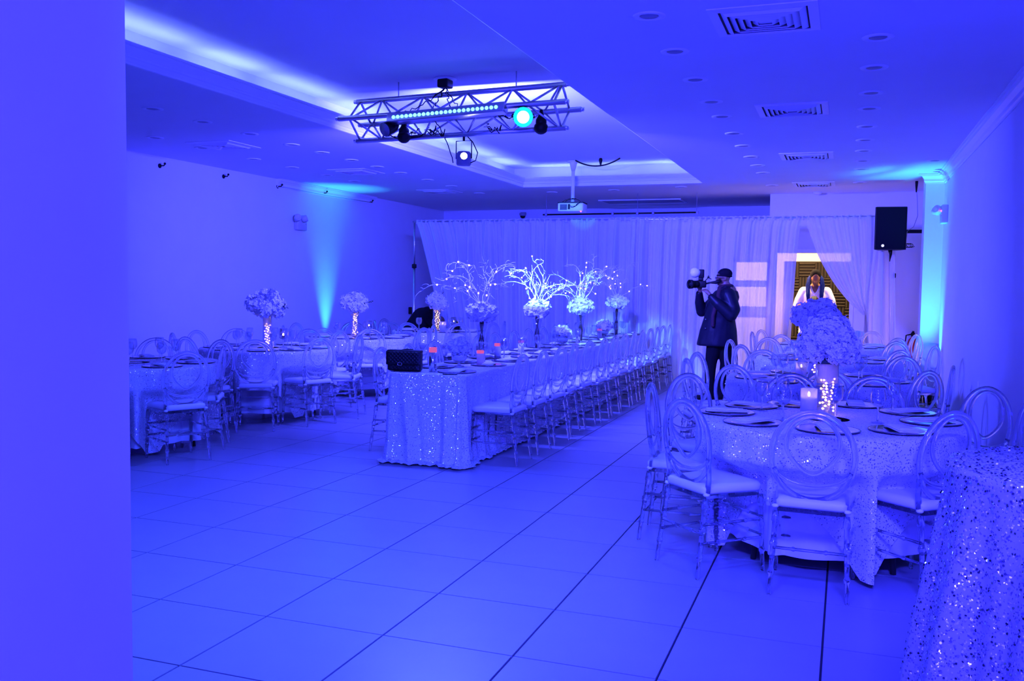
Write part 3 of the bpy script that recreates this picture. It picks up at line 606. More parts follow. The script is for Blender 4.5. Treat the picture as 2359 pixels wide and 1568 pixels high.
# ---------------------------------------------------------------- round tables and their cloths
TH = .762
def make_table(R):
    t = thing('round_table', 'x', 'table')
    MB().lathe([(0, .725), (R-.01, .725), (R, .735), (R, .75), (R-.01, .757), (0, .757)], 40).build('table_top', 'wood', t)
    for k in range(4):
        a = pi/4+k*pi/2; MB().tube([(.52*cos(a), .52*sin(a), 0), (.45*cos(a), .45*sin(a), .725)], .016, 8).build('leg', 'wood', t)
    return t
TR_ = .745
rt = make_table(TR_)
def cloth(cx, cy, R, under, rot, seed, chairs, nth=240, nd=26):
    rnd = random.Random(seed); ph = [rnd.uniform(0, 6.28) for _ in range(6)]
    s_ = 1.14; vs = []; fs = []
    def sc(r_in): return r_in
    for i in range(nd+6):
        for k in range(nth):
            th = 2*pi*k/nth
            if i < 6: r = R*(i+1)/6.0*(.985 if under else 1); z = TH+(.004 if under else .012); d = 0
            else:
                q = (i-5)/nd
                if under: D = .66+.012*sin(th*3+ph[0])
                else: c = max(abs(cos(th-rot)), abs(sin(th-rot))); D = min(s_/c-R, .735)+.008*sin(th*9+ph[1])
                d = q*D; am = min(1, d/.30)
                nf = 17 if under else 13
                w_ = sin(th*nf+ph[2]+1.3*sin(th*3+ph[3]))
                r = R+.012-(.010 if under else 0)+am*((.015 if under else .020)*w_+(.004 if under else .010)*sin(th*29+ph[4])+(-.045 if under else .004))
                if not under and D > .45: r += .03*am*(D-.45)*sin(th*31+ph[5])
                z = TH+(.0 if under else .010)-d+(.004 if d < .02 else 0)
                # cloth is pressed back where a chair stands against it
                for (x, y, a) in chairs:
                    dx, dy = x-cx, y-cy; rr = hypot(dx, dy)
                    front = rr-.405
                    if front > R+.05 or z > .60: continue
                    off_ = abs(((th-atan2(dy, dx)+pi) % (2*pi))-pi)*R
                    if off_ < .30:
                        wgt = 1 if off_ < .22 else (1-(off_-.22)/.08)
                        zz = min(1, (.60-z)/.08); lim = max(front, .60)-(.022 if under else -.002)
                        r2 = min(r, lim+.006*w_); r = r*(1-wgt*zz)+r2*wgt*zz
            vs.append((cx+r*cos(th), cy+r*sin(th), z))
    n = nth
    for i in range(nd+5):
        for k in range(n): fs.append((i*n+k, i*n+(k+1) % n, (i+1)*n+(k+1) % n, (i+1)*n+k))
    c0 = len(vs); vs.append((cx, cy, TH+(.004 if under else .012)))
    for k in range(n): fs.append((c0, k, (k+1) % n))
    return MB().add(vs, fs)
ROT = {'R1': radians(-23), 'R2': .3, 'R3': .9, 'R4': .2, 'A': radians(10), 'B': radians(23), 'C': .7, 'D': .4}
for i, (k, (cx, cy, nm)) in enumerate(TAB.items()):
    if i == 0: rt.location = (cx, cy, 0); rt['label'] = 'round folding table hidden by cloth, the '+nm; rt['group'] = 'round tables'
    else: copy_tree(rt, (cx, cy, 0), .3*i, 'round folding table hidden by cloth, the '+nm, 'round tables')
    far = cy > 9
    o = cloth(cx, cy, TR_, True, 0, i*7+1, CH_[k], 160 if far else 240).build('satin_underlay', 'satin'); o['label'] = 'plain satin underskirt of the '+nm; o['category'] = 'tablecloth'; o['group'] = 'satin underskirts'
    o = cloth(cx, cy, TR_, False, ROT[k], i*7+2, CH_[k], 160 if far else 300).build('tablecloth', 'seq'); o['label'] = 'square sequined overlay draped on the '+nm; o['category'] = 'tablecloth'; o['group'] = 'sequined cloths'
# ---------------------------------------------------------------- long table
LX0, LX1, LY0, LY1 = -3.66, -2.95, 6.98, 14.36
for i in range(4):
    a = LY0+.02+i*1.84; t = thing('banquet_table', '%s banquet table from the near end under the long sequined cloth' % ORD[i], 'table', ((LX0+LX1)/2, a+.92, 0), 0, 'banquet tables in a row')
    MB().bbox(-.345, .345, -.915, .915, .725, .757, .01).build('table_top', 'wood', t)
    for sx in (-1, 1):
        for sy in (-1, 1): MB().tube([(sx*.28, sy*.75, 0), (sx*.28, sy*.75, .725)], .014, 8).build('leg', 'metal', t)
def rect_cloth():
    r = .05; per = []
    def seg(a, b, nrm, step=.022):
        L_ = hypot(b[0]-a[0], b[1]-a[1]); n = int(L_/step)
        for k in range(n): q = k/n; per.append((a[0]+(b[0]-a[0])*q, a[1]+(b[1]-a[1])*q, nrm[0], nrm[1], 0))
    def cor(cx, cy, a0):
        for k in range(12): a = radians(a0+90*k/12); per.append((cx+r*cos(a), cy+r*sin(a), cos(a), sin(a), 1))
    seg((LX0+r, LY0), (LX1-r, LY0), (0, -1), .012); cor(LX1-r, LY0+r, -90); seg((LX1, LY0+r), (LX1, LY1-r), (1, 0)); cor(LX1-r, LY1-r, 0)
    seg((LX1-r, LY1), (LX0+r, LY1), (0, 1)); cor(LX0+r, LY1-r, 90); seg((LX0, LY1-r), (LX0, LY0+r), (-1, 0)); cor(LX0+r, LY0+r, 180)
    vs = []; n = len(per); nd = 34; s = 0
    hs = [0]
    for k in range(1, n): hs.append(hs[-1]+hypot(per[k][0]-per[k-1][0], per[k][1]-per[k-1][1]))
    for i in range(nd+1):
        q = i/nd
        for k, (x, y, nx, ny, cn) in enumerate(per):
            t = hs[k]; end = ny < -.5; fall = TH+.010
            z = fall-q*(fall-.012)*1.10; am = min(1, q*1.8)
            d0 = min(abs(t-.66), 9)          # near the front right corner
            o_ = .014*sin(t*19+1.5*sin(t*4))+.008*sin(t*47)
            if end: o_ = .005*sin(t*14)+.035*math.exp(-((t-.50)/.035)**2)*1.0-.02*math.exp(-((t-.44)/.03)**2)+.045*math.exp(-((t-.10-.10*q)/.045)**2)-.02*math.exp(-((t-.18-.10*q)/.03)**2)
            if cn: o_ += .045
            o_ = o_*am
            if nx > .5 or nx < -.5: o_ -= .028*am*(1 if nx > 0 else .3)
            if z < .012:                      # surplus length puddles on the floor
                ex = .012-z; z = .010+.012*abs(sin(t*37+ex*60))+(.02*sin(min(1, ex/.04)*pi)); o_ += ex*.75+.012*sin(t*25)
            if z < .20: o_ += (.20-z)*.16
            vs.append((x+nx*o_, y+ny*o_, z if i else fall))
    fs = [(i*n+k, i*n+(k+1) % n, (i+1)*n+(k+1) % n, (i+1)*n+k) for i in range(nd) for k in range(n)]
    fs.append(tuple(range(n-1, -1, -1)))
    return MB().add(vs, [tuple(reversed(f)) for f in fs])
o = rect_cloth().build('tablecloth', 'seq'); o['label'] = 'long sequined cloth over the banquet tables, pooling on the floor'; o['category'] = 'tablecloth'; o['group'] = 'sequined cloths'
# ---------------------------------------------------------------- cocktail table, lower right
kx, ky, kr, kz = .645, 2.74, .36, 1.075
ct = thing('cocktail_table', 'tall round cocktail table under the glittering cloth, lower right', 'table', (kx, ky, 0))
MB().lathe([(0, kz-.03), (kr-.01, kz-.03), (kr-.01, kz-.008), (0, kz-.008)], 36).build('table_top', 'wood', ct)
MB().lathe([(.03, .03), (.03, kz-.03)], 14).build('pole', 'metal', ct); MB().lathe([(0, .001), (.25, .001), (.25, .015), (.04, .03), (0, .03)], 24).build('base', 'metal', ct)
def cock(th, q):
    z = kz-q*(kz-.012); w_ = sin(th*9+.6+.8*sin(th*2)); am = min(1, q*2.2)
    r = kr+.006+.135*q**1.1+am*(.030*w_+.012*sin(th*23))
    return (r*cos(th), r*sin(th), z)
nth = 200; nd = 46; vs = []; fs = []
for i in range(nd+1):
    for k in range(nth): vs.append(cock(2*pi*k/nth, i/nd))
for i in range(nd):
    for k in range(nth): fs.append((i*nth+k, (i+1)*nth+k, (i+1)*nth+(k+1) % nth, i*nth+(k+1) % nth))
fs.append(tuple(range(nth)))
ck = MB().add(vs, fs).build('tablecloth', 'seqb', loc=(kx, ky, 0)); ck['label'] = 'floor-length glittering sequin cloth on the tall table, lower right'; ck['category'] = 'tablecloth'; ck['group'] = 'sequined cloths'
rnd = random.Random(11)
for nm, mt, cn, rr_ in (('sequins', 'flake', 4200, .0036), ('dark_sequins', 'darkflake', 3800, .0034)):
    m_ = MB()
    for _ in range(cn):
        if rnd.random() < .22: a = rnd.uniform(0, 2*pi); r = kr*sqrt(rnd.random()); p = Vector((r*cos(a), r*sin(a), kz+.002)); n_ = Vector((0, 0, 1))
        else:
            a = rnd.uniform(pi*.55, pi*1.98); q = rnd.random()
            p = Vector(cock(a, q)); n_ = (Vector(cock(a+.01, q))-p).cross(Vector(cock(a, min(1, q+.01)+1e-4))-p).normalized()*-1
            if n_.dot(Vector((cos(a), sin(a), 0))) < 0: n_ = -n_
            p += n_*.003
        n_ = (n_+Vector((rnd.gauss(0, .33), rnd.gauss(0, .33), rnd.gauss(0, .33)))).normalized()
        t1 = n_.orthogonal().normalized(); t2 = n_.cross(t1)
        m_.add([p+(t1*cos(b)+t2*sin(b))*rr_ for b in [k*pi/3 for k in range(6)]], [(0, 1, 2, 3, 4, 5)])
    m_.build(nm, mt, ck, False, kind='stuff')
# ---------------------------------------------------------------- place settings
chg = thing('charger_plate', 'x', 'plate')
MB().lathe([(0, .001), (.150, .001), (.166, .007), (.167, .010), (.158, .011), (.115, .006), (0, .005)], 36).build('plate', 'charger', chg)
MB().tube([(.1665*cos(2*pi*k/36), .1665*sin(2*pi*k/36), .008) for k in range(36)], .0032, 6, True).build('rim', 'rim', chg)
mn = MB(); mn.bbox(-.052, .052, -.125, .125, .0, .007, .003); mn.bbox(-.050, .048, -.122, .10, .0072, .013, .003)
nk = thing('napkin', 'x', 'napkin'); mn.build('folded_cloth', 'nap', nk)
MB().bbox(-.036, .038, -.09, .07, .0132, .0165, .0015).build('folded_flap', 'nap', nk)
wg = thing('wine_glass', 'x', 'glass')
MB().lathe([(.036, .001), (.034, .004), (.010, .009), (.005, .014)], 18).build('foot', 'glass', wg)
MB().lathe([(.005, .012), (.0042, .05), (.0045, .085), (.009, .092)], 12).build('stem', 'crystal', wg)
MB().lathe([(.004, .088), (.022, .096), (.036, .115), (.041, .140), (.039, .170), (.033, .195), (.0315, .195), (.0375, .170), (.039, .140), (.034, .117), (.02, .1), (0, .093)], 20).build('bowl', 'glass', wg)
U = {'c': 0, 'n': 0, 'g': 0}
def put(proto, key, x, y, z, rz, label, group, scale=None):
    if not U[key]:
        U[key] = 1; proto.location = (x, y, z); proto.rotation_euler = (0, 0, rz); proto['label'] = label; proto['group'] = group
        if scale: proto.scale = scale
        return proto
    return copy_tree(proto, (x, y, z), rz, label, group, scale)
ZTOP = TH+.0135
rnd = random.Random(5)
for k, (cx, cy, nm) in TAB.items():
    items = []
    seats = [(a, cx, cy) for (_, _, a) in CH_[k]]
    if k == 'R1': pos = [(-.66, 5.66, 185), (-.47, 5.30, -140), (-.55, 6.03, 150), (-.07, 5.19, -92), (.30, 5.33, -50), (.48, 5.75, 8), (.38, 6.14, 42), (.08, 6.38, 72), (-.30, 6.24, 112)]
    else:
        pos = [];
        for (x, y, a) in CH_[k]: t_ = atan2(y-cy, x-cx); pos.append((cx+.545*cos(t_), cy+.545*sin(t_), math.degrees(t_)))
    pos.sort(key=lambda p: upx(p[0], p[1], .77))
    for i, (x, y, a) in enumerate(pos):
        put(chg, 'c', x, y, ZTOP-.001, radians(a), 'dark-edged silver charger, %s from the left on the %s' % (ORD[i], nm), 'chargers on the '+nm)
        put(nk, 'n', x, y, ZTOP+.0105, radians(a+90+rnd.uniform(-25, 25)), 'white napkin on the %s charger from the left, %s' % (ORD[i], nm), 'napkins on the '+nm)
    if k == 'R1': gp = [(-.32, 5.47), (-.47, 5.85), (.19, 5.60), (.29, 6.08), (-.04, 5.62), (-.36, 5.98)]
    else:
        gp = []
        for q, (x, y, a) in enumerate(pos):
            t_ = radians(a)+.26; gp.append((cx+.35*cos(t_), cy+.35*sin(t_)))
    gp.sort(key=lambda p: upx(p[0], p[1], .8))
    for i, (x, y) in enumerate(gp):
        put(wg, 'g', x, y, ZTOP, 0, 'clear wine glass, %s from the left on the %s' % (ORD[i], nm), 'wine glasses on the '+nm, (1.05, 1.05, 1.0+.08*(i % 2)))
for side, ys, xx, sn in ((1, RY, -3.13, 'aisle'), (-1, LY, -3.48, 'wall')):
    for i, y in enumerate(ys):
        if i == 0 and side == 1: y = 7.22
        put(chg, 'c', xx, y+.02, ZTOP-.003, 0, 'dark-edged charger, %s from near end, %s side of the long table' % (ORD[i], sn), 'chargers on the long table')
        put(nk, 'n', xx, y+.02, ZTOP+.0085, radians(rnd.uniform(-20, 20)), 'folded white napkin, %s from near end, %s side of the long table' % (ORD[i], sn), 'napkins on the long table')
        if 0 < i < 13:
            put(wg, 'g', xx-side*.13, y+.24, ZTOP-.002, 0, 'clear wine glass, %s from near end, %s side of the long table' % (ORD[i-1], sn), 'wine glasses on the long table')
# ---------------------------------------------------------------- flowers
def head_mesh(nfl, seed, fl_=.020):
    r_ = random.Random(seed); m_ = MB()
    for i in range(nfl):
        z = 1-2*(i+.5)/nfl; a = i*2.39996; rr = sqrt(max(0, 1-z*z)); n_ = Vector((rr*cos(a), rr*sin(a), z))
        p = n_*(.088+r_.uniform(-.020, .008)); n_ = (n_+Vector((r_.gauss(0, .42), r_.gauss(0, .42), r_.gauss(0, .42)))).normalized()
        t1 = n_.orthogonal().normalized(); t2 = n_.cross(t1); a0 = r_.uniform(0, 6.28)
        for k in range(4):
            b = a0+k*pi/2; d = t1*cos(b)+t2*sin(b); e = t1*cos(b+pi/2)+t2*sin(b+pi/2); q = fl_
            m_.add([p, p+d*q*.6+e*q*.5+n_*.004, p+d*q*1.1+n_*.001, p+d*q*.6-e*q*.5+n_*.004], [(0, 1, 2, 3)])
    m_.ball((0, 0, 0), .058, 10, 6)
    return m_.mesh('flower_head', M['petal'], False)
HM = [head_mesh(150, 1), head_mesh(150, 2)]
HF = [head_mesh(80, 3, .028), head_mesh(80, 4, .028)]
def bouquet(par_, z, w, h, n, seed, hm, sc_=1.0, dx=0, dd=1):
    r_ = random.Random(seed)
    for i in range(n):
        a = i*2*pi/max(1, n-2)+r_.uniform(-.2, .2)
        if i < n-2: x, y, zz = w*cos(a), w*sin(a)*dd, z+h*(-.6+.75*(i % 2))
        else: x, y, zz = w*.4*(1 if i % 2 else -1), 0, z+h*.75
        s_ = sc_*r_.uniform(.85, 1.12)
        link('flower_head', hm[i % 2], par_, (x+dx, y, zz), (r_.uniform(0, 3), r_.uniform(0, 3), r_.uniform(0, 3)), (s_, s_, s_*.88))
def leaves(par_, pts, seed, n=12):
    r_ = random.Random(seed); m_ = MB()
    for (x, y, z, dx, dz) in pts:
        m_.tube([(x, y, z), (x+dx, y, z+dz)], .0025, 5)
        for k in range(n):
            q = (k+.5)/n; p = Vector((x+dx*q, y, z+dz*q)); d = Vector((r_.uniform(-1, 1), r_.uniform(-1, 1), r_.uniform(-1, 1))).normalized()*.028; e = Vector((0, 0, 1)).cross(d).normalized()*.009
            m_.add([p, p+d*.5+e, p+d, p+d*.5-e], [(0, 1, 2, 3)])
    m_.build('leafy_twig', 'leaf', par_, False)
def light_vase(x, y, label, seed, h, r, z0, nb, hb, wb, heads, hm, sc_=1.0, tw=None, frost_top=.35, dxb=0):
    t = thing('flower_centrepiece', label, 'flowers', (x, y, z0), 0, 'hydrangea vases with fairy lights')
    MB().lathe([(0, .001), (r, .001), (r, h), (r-.003, h), (r-.003, .012), (0, .012)], 28).build('vase', 'glass', t)
    if frost_top: MB().lathe([(r-.006, h*(1-frost_top)), (r-.006, h-.004)], 28).build('satin_lining', 'frost', t)
    r_ = random.Random(seed); m_ = MB(); w_ = MB(); last = None
    for i in range(nb):
        q = i/nb; a = i*2.1+r_.uniform(-.5, .5); rr = (r-.018)*r_.uniform(.35, 1)
        p = (rr*cos(a), rr*sin(a), .025+q*h*(1-frost_top)*1.02); m_.ball(p, .0068, 7, 4)
        if last: w_.tube([last, p], .0011, 4)
        last = p
    m_.build('fairy_bulbs', 'warm', t, kind='stuff'); w_.build('fairy_wire', 'steel', t)
    MB().lathe([(r*.75, h-.008), (r*.8, h+.012), (r*.5, h+.03), (0, h+.03)], 18).build('leaf_collar', 'leaf', t)
    bouquet(t, hb, wb, .085, heads, seed, hm, sc_, dxb)
    if tw: leaves(t, tw, seed)
    return t
light_vase(-.095, 5.86, 'huge hydrangea bouquet on a light-filled vase, nearest round table', 1, .31, .070, ZTOP, 34, .445, .10, 9, HM, .98, None, .38)
light_vase(-.215, 8.14, 'hydrangea bouquet rising behind the huge nearest bouquet', 2, .33, .07, ZTOP, 34, .52, .13, 8, HM, 1.0)
light_vase(-6.14, 8.80, 'tilted hydrangea bouquet with dark leafy twigs on a light-filled vase', 3, .36, .052, ZTOP, 26, .49, .14, 7, HF, 1.05, [(-.1, 0, .53, -.16, .04), (.1, 0, .44, .17, .03), (.12, 0, .42, .12, .07)], .3)
light_vase(-6.50, 11.40, 'hydrangea bouquet with twigs beside the cyan wall beam', 4, .34, .06, ZTOP, 34, .47, .12, 7, HF, 1.0, [(-.08, 0, .48, -.17, .03), (.1, 0, .45, .19, .05)], .15)
light_vase(-6.13, 13.36, 'round hydrangea bouquet before the drape corner', 5, .34, .065, ZTOP, 36, .47, .10, 7, HF, 1.0, [(.06, 0, .52, .05, .12)], .12)
light_vase(-6.45, 6.62, 'hydrangea bouquet mostly hidden by the near wall', 6, .36, .052, ZTOP, 20, .50, .10, 6, HF, 1.0, None, .3)
def hurricane(x, y, z, label, r=.045, h=.15):
    t = thing('candle_holder', label, 'candle', (x, y, z), 0, 'frosted candle holders')
    MB().lathe([(0, .001), (r, .001), (r, h), (r-.003, h), (r-.003, .01), (0, .01)], 22).build('glass_sleeve', 'frost', t)
    MB().lathe([(0, .011), (r*.6, .011), (r*.6, h*.72), (0, h*.72)], 16).build('candle', 'wax', t)
    MB().ball((0, 0, h*.72+.014), (.0075, .0075, .015), 8, 6).build('flame', 'flame', t); return t
hurricane(-.19, 5.72, ZTOP, 'frosted glass candle holder with dark floral print, nearest round table', .048, .165)
hurricane(-.33, 7.90, ZTOP, 'frosted candle holder on the second round table')
hurricane(-5.98, 13.25, ZTOP, 'square-looking frosted candle holder beside the drape corner bouquet', .055, .15)
def clear_holder(x, y, label):
    t = thing('candle_holder', label, 'candle', (x, y, ZTOP), 0, 'clear candle holders')
    MB().lathe([(.045, .001), (.04, .008), (.008, .014), (.008, .09), (.02, .10), (.045, .11), (.045, .22), (.042, .22), (.042, .112), (0, .105)], 18).build('glass_sleeve', 'crystal', t)
    MB().lathe([(0, .112), (.02, .112), (.02, .14), (0, .14)], 12).build('candle', 'wax', t); MB().ball((0, 0, .152), (.007, .007, .013), 8, 5).build('flame', 'flame', t)
clear_holder(-6.03, 8.95, 'clear stemmed candle holder beside the tilted leafy bouquet'); clear_holder(-6.33, 11.5, 'clear candle holder right of the cyan-side bouquet'); clear_holder(-5.9, 13.5, 'tall clear candle holder near the drape corner')
# table-number stand / floral print specks on the nearest holder
# tall willow centrepieces
def tree(x, y, label, seed, zb, lean, ntw=12, bright=True):
    t = thing('willow_centrepiece', label, 'flowers', (x, y, ZTOP-.002), 0, 'tall willow centrepieces on the long table'); r_ = random.Random(seed)
    MB().lathe([(0, .001), (.045, .001), (.047, .008), (.030, .018), (.028, .05), (.04, .20), (.058, .36), (.0555, .36), (.037, .20), (.024, .05), (0, .03)], 22).build('vase', 'glass', t)
    for k in range(6):
        a = k*pi/3+r_.uniform(-.3, .3); b = a+r_.uniform(1.5, 3)
        pts = [(.014*cos(a), .014*sin(a), .022), (.030*cos(a), .030*sin(a), .16), (.010*cos(b), .010*sin(b), .30), (.020*cos(b), .020*sin(b), zb)]
        MB().tube([tuple(Vector(pts[0]).lerp(Vector(pts[1]), q/3)) for q in range(3)]+[tuple(Vector(pts[1]).lerp(Vector(pts[2]), q/3)) for q in range(3)]+[tuple(Vector(pts[2]).lerp(Vector(pts[3]), q/3)+Vector((.004*sin(q*3+k), 0, 0))) for q in range(4)], .0065, 6).build('stem', 'branchd', t)
    for k in range(7):
        a = k*2*pi/6; rr = .085 if k < 6 else 0
        link('flower_head', HF[k % 2], t, (rr*cos(a), rr*sin(a)*.9, zb+.005+(.045 if k == 6 else r_.uniform(-.012, .012))), (r_.uniform(0, 3), r_.uniform(0, 3), 0), (.98, .98, .80))
    tips = []
    for k in range(ntw):
        a = 2*pi*k/ntw+r_.uniform(-.2, .2); sx = cos(a)*(.9+lean*(1 if cos(a) > 0 else -.3)); sy = sin(a)*.55
        p = Vector((.015*cos(a), .015*sin(a), zb+.02)); d = Vector((sx*.34, sy*.34, 1)).normalized(); pts = [p.copy()]; m_ = MB(); n = 17
        up_ = r_.uniform(.85, 1.1)
        for i in range(n):
            q = i/n; d = (d+Vector((sx*.15*q+r_.gauss(0, .20), sy*.15*q+r_.gauss(0, .13), -.17*q*q*1.8+r_.gauss(0, .12)))).normalized(); p = p+d*.040*up_; pts.append(p.copy())
            if i > 3 and r_.random() < .62:
                e = (d+Vector((r_.gauss(0, .8), r_.gauss(0, .5), r_.gauss(.1, .7)))).normalized(); pp = p.copy(); tw = [pp.copy()]
                for j in range(r_.randint(4, 8)):
                    e = (e+Vector((r_.gauss(0, .4), r_.gauss(0, .3), r_.gauss(0, .4)))).normalized(); pp = pp+e*.017; tw.append(pp.copy())
                m_.tube(tw, [.0036-.0022*j/len(tw) for j in range(len(tw))], 4); tips.append(tw[-1])
            if i > 2: tips.append(p.copy())
        m_.tube(pts, [.0056-.0034*i/n for i in range(n+1)], 5); m_.build('branch', 'branchw', t)
    b_ = MB(); 
    for p in r_.sample(tips, 15): b_.ball(p+Vector((0, -.008, -.004)), .0085, 7, 5)
    b_.build('fairy_bulbs', 'warm2', t, kind='stuff'); return t
tree(-3.45, 8.60, 'willow centrepiece nearest the camera, dim mauve flowers on dark stems', 21, .46, .25)
tree(-3.38, 10.16, 'brightly cyan-lit willow centrepiece, second from the near end', 22, .465, .5, 13)
tree(-3.31, 11.78, 'cyan-lit willow centrepiece, third, its branches meeting the second', 29, .465, -.2, 13)
tree(-3.26, 13.60, 'farthest willow centrepiece with faint pale branches', 24, .50, .1, 10)
def low(x, y, label, seed):
    t = thing('low_flower_bowl', label, 'flowers', (x, y, ZTOP-.002), 0, 'low flower bowls on the long table')
    MB().lathe([(.05, .001), (.05, .006), (.015, .015), (.015, .03), (.05, .045), (.070, .075), (.074, .11), (.066, .14), (.063, .14), (.07, .11), (.064, .076), (.04, .052), (0, .045)], 16).build('cut_glass_bowl', 'crystal', t)
    bouquet(t, .185, .065, .03, 7, seed, HF, .68)
low(-3.32, 7.73, 'low pale flower bowl nearest the black handbag', 31); low(-3.29, 10.90, 'low white flower bowl in the middle of the long table', 32); low(-3.31, 13.05, 'low white flower bowl toward the far end of the long table', 33)
def pillar(x, y, h, label, mt='steel'):
    t = thing('led_candle', label, 'candle', (x, y, ZTOP-.002), 0, 'tube candles on the long table')
    MB().lathe([(0, .001), (.034, .001), (.034, h*.80), (0, h*.80)], 20).build('candle', mt, t)
    MB().lathe([(.034, h*.80), (.035, h*.86), (.034, h), (.029, h), (.028, h*.9), (0, h*.86)], 20).build('glowing_rim', 'redglow', t)
pillar(-3.33, 7.18, .21, 'silver tube candle with a pink glowing rim beside the handbag')
pillar(-3.37, 8.85, .15, 'wax pillar candle with a red glow beyond the nearest willow vase', 'wax'); pillar(-3.42, 9.72, .13, 'wax pillar candle with a red glow before the second willow vase', 'wax')
pillar(-3.2, 7.95, .14, 'faint candle beside the nearest flower bowl', 'frost'); pillar(-3.30, 12.75, .14, 'small red-glowing candle near the far flower bowl', 'wax')
t = thing('tube_candle', 'unlit silver tube candle before the third willow vase', 'candle', (-3.22, 11.35, ZTOP-.002)); MB().lathe([(0, .001), (.03, .001), (.03, .17), (.027, .18), (0, .18)], 18).build('candle', 'steel', t); MB().tube([(0, 0, .18), (.001, 0, .19)], .001, 5).build('wick', 'blk', t)
# ---------------------------------------------------------------- handbag and phone
pb = thing('quilted_handbag', 'black quilted flap handbag standing on the near end of the long table', 'bag', (-3.565, 7.12, ZTOP-.002), radians(8))
pw, pdp, ph_ = .155, .048, .185
def puff(x0, x1, z0, z1, y, nu, nv, dep, cell=.033):
    def f(u, v):
        x = x0+(x1-x0)*u; z = z0+(z1-z0)*v; e = min(u, 1-u, v, 1-v)
        a = abs(sin(pi*(x+z)/cell)); b = abs(sin(pi*(x-z)/cell)); q = dep*sqrt(min(a, b))*min(1, e*14)
        return (x, y-q-.006*min(1, e*10)+.0, z)
    return plane_grid(f, nu, nv)
MB().bbox(-pw+.006, pw-.006, -pdp+.006, pdp, .001, ph_-.008, .02).build('body', 'purse', pb)
m_ = puff(-pw, pw, .060, ph_-.012, -pdp-.006, 90, 40, .006); m_.bbox(-pw, pw, -pdp-.002, pdp*.6, ph_-.03, ph_, .012); m_.bbox(-pw, pw, -pdp-.006, -pdp+.006, .055, ph_-.01, .005)
m_.build('flap', 'purse', pb)
puff(-pw+.012, pw-.012, .012, .058, -pdp+.005, 80, 16, .004).build('quilted_front', 'purse', pb)
lg = MB()
for s in (-1, 1): lg.tube([(s*.0075+s*.012*cos(a)*-1, 0, .012*sin(a)) for a in [radians(45+270*k/14) for k in range(15)]], .0022, 6)
lg.build('clasp_emblem', 'steel', pb, loc=(-.028, -pdp-.016, .066))
MB().tube([(-.03, 0, ph_-.003), (.02, .0, ph_+.004), (.07, .01, ph_+.001)], .006, 6, flat=.6).build('chain_strap', 'purse', pb)
t = thing('phone', 'small dark phone lying at the corner of the long table', 'phone', (-3.10, 7.025, ZTOP-.002), radians(12)); MB().bbox(-.06, .06, -.028, .028, 0, .007, .003).build('shell', 'blk', t); MB().box(-.055, .055, -.025, .025, .0071, .0078).build('screen', 'screen', t, False)
# ---------------------------------------------------------------- wall things
def emergency(name, label, loc, rz, led=False):
    t = thing(name, label, 'light', loc, rz, 'emergency lights')        # local -y is away from the wall
    MB().bbox(-.135, .135, -.075, 0, -.13, .11, .012).build('housing', 'beige', t)
    for s, xx in ((-1, -.2), (1, .0)):
        q = Matrix.Translation((xx, -.11, .05)) @ Matrix.Rotation(radians(40*s), 4, 'Z') @ Matrix.Rotation(radians(70), 4, 'X')
        MB().lathe([(.03, -.05), (.052, -.03), (.056, .035), (.05, .045), (.035, .03), (0, .025)], 16, mx=q).build('lamp_head', 'beige', t)
        MB().tube([(xx, -.1, .03), (xx*.6, -.06, .0), (xx*.4, -.04, .0)], .008, 6).build('arm', 'grey', t)
    if led: MB().ball((.085, -.077, .03), .009, 8, 5).build('indicator_light', 'redled', t)
    MB().ball((.09, -.078, -.03), .006, 8, 5).build('test_button', 'grey', t)
emergency('emergency_light', 'two-headed emergency light glowing red beside the pilaster', (XR, 13.28, 2.53), radians(-90), True)
emergency('emergency_light', 'two-headed emergency light on the far left wall beside the cyan beam', (XL, 12.75, 2.48), radians(90))
for i, (y, z) in enumerate([(9.58, 2.98), (10.86, 2.99), (12.17, 2.985), (13.47, 3.01), (15.05, 3.0)]):
    t = thing('wall_hook', 'small dark wall hook, %s from the left high on the far left wall' % ORD[i], 'hook', (XL, y, z), 0, 'wall hooks')
    MB().lathe([(.03, 0), (.03, .008), (0, .01)], 12, mx=Matrix.Rotation(pi/2, 4, 'Y')).build('rosette', 'blk', t); MB().tube([(.0, 0, 0), (.07, 0, 0), (.085, 0, .02)], .008, 6).build('arm', 'blk', t); MB().ball((.085, 0, .025), .016, 8, 5).build('knob', 'blk', t)
wire_ = thing('curtain_wire', 'thin wire strung between the hooks near the cyan beam', 'wire', (XL+.07, 12.17, 2.98)); MB().tube([(0, 0, 0), (0, 1.3, -.005), (0, 2.9, .01)], .003, 5).build('wire', 'grey', wire_)
t = thing('wall_timer', 'small black device plugged into the far left wall', 'device', (XL, 16.75, .97)); MB().bbox(.001, .04, -.05, .05, -.07, .07, .01).build('case', 'blk', t); MB().tube([(.02, .05, -.07), (.03, .12, -.18), (.02, .16, -.3)], .005, 5).build('cord', 'blk', t)
t = thing('switch_plate', 'blank white wall plate low on the right wall', 'plate', (XR, 9.6, .62)); MB().bbox(-.008, -.0005, -.04, .04, -.06, .06, .003).build('plate', 'trim', t); MB().box(-.012, -.006, -.008, .008, -.015, .015).build('toggle', 'trim', t)
sp = thing('loudspeaker', 'big black loudspeaker hung high at the right end of the drapes', 'speaker', (.555, 14.42, 2.10), radians(4))
m_ = MB(); o_ = [(-.205, -.17), (.205, -.17), (.215, -.12), (.13, .17), (-.13, .17), (-.215, -.12)]
vs = [(x, y, z) for z in (0, .01, .60, .61) for x, y in [(a*(.985 if z in (0, .61) else 1), b*(.985 if z in (0, .61) else 1)) for a, b in o_]]
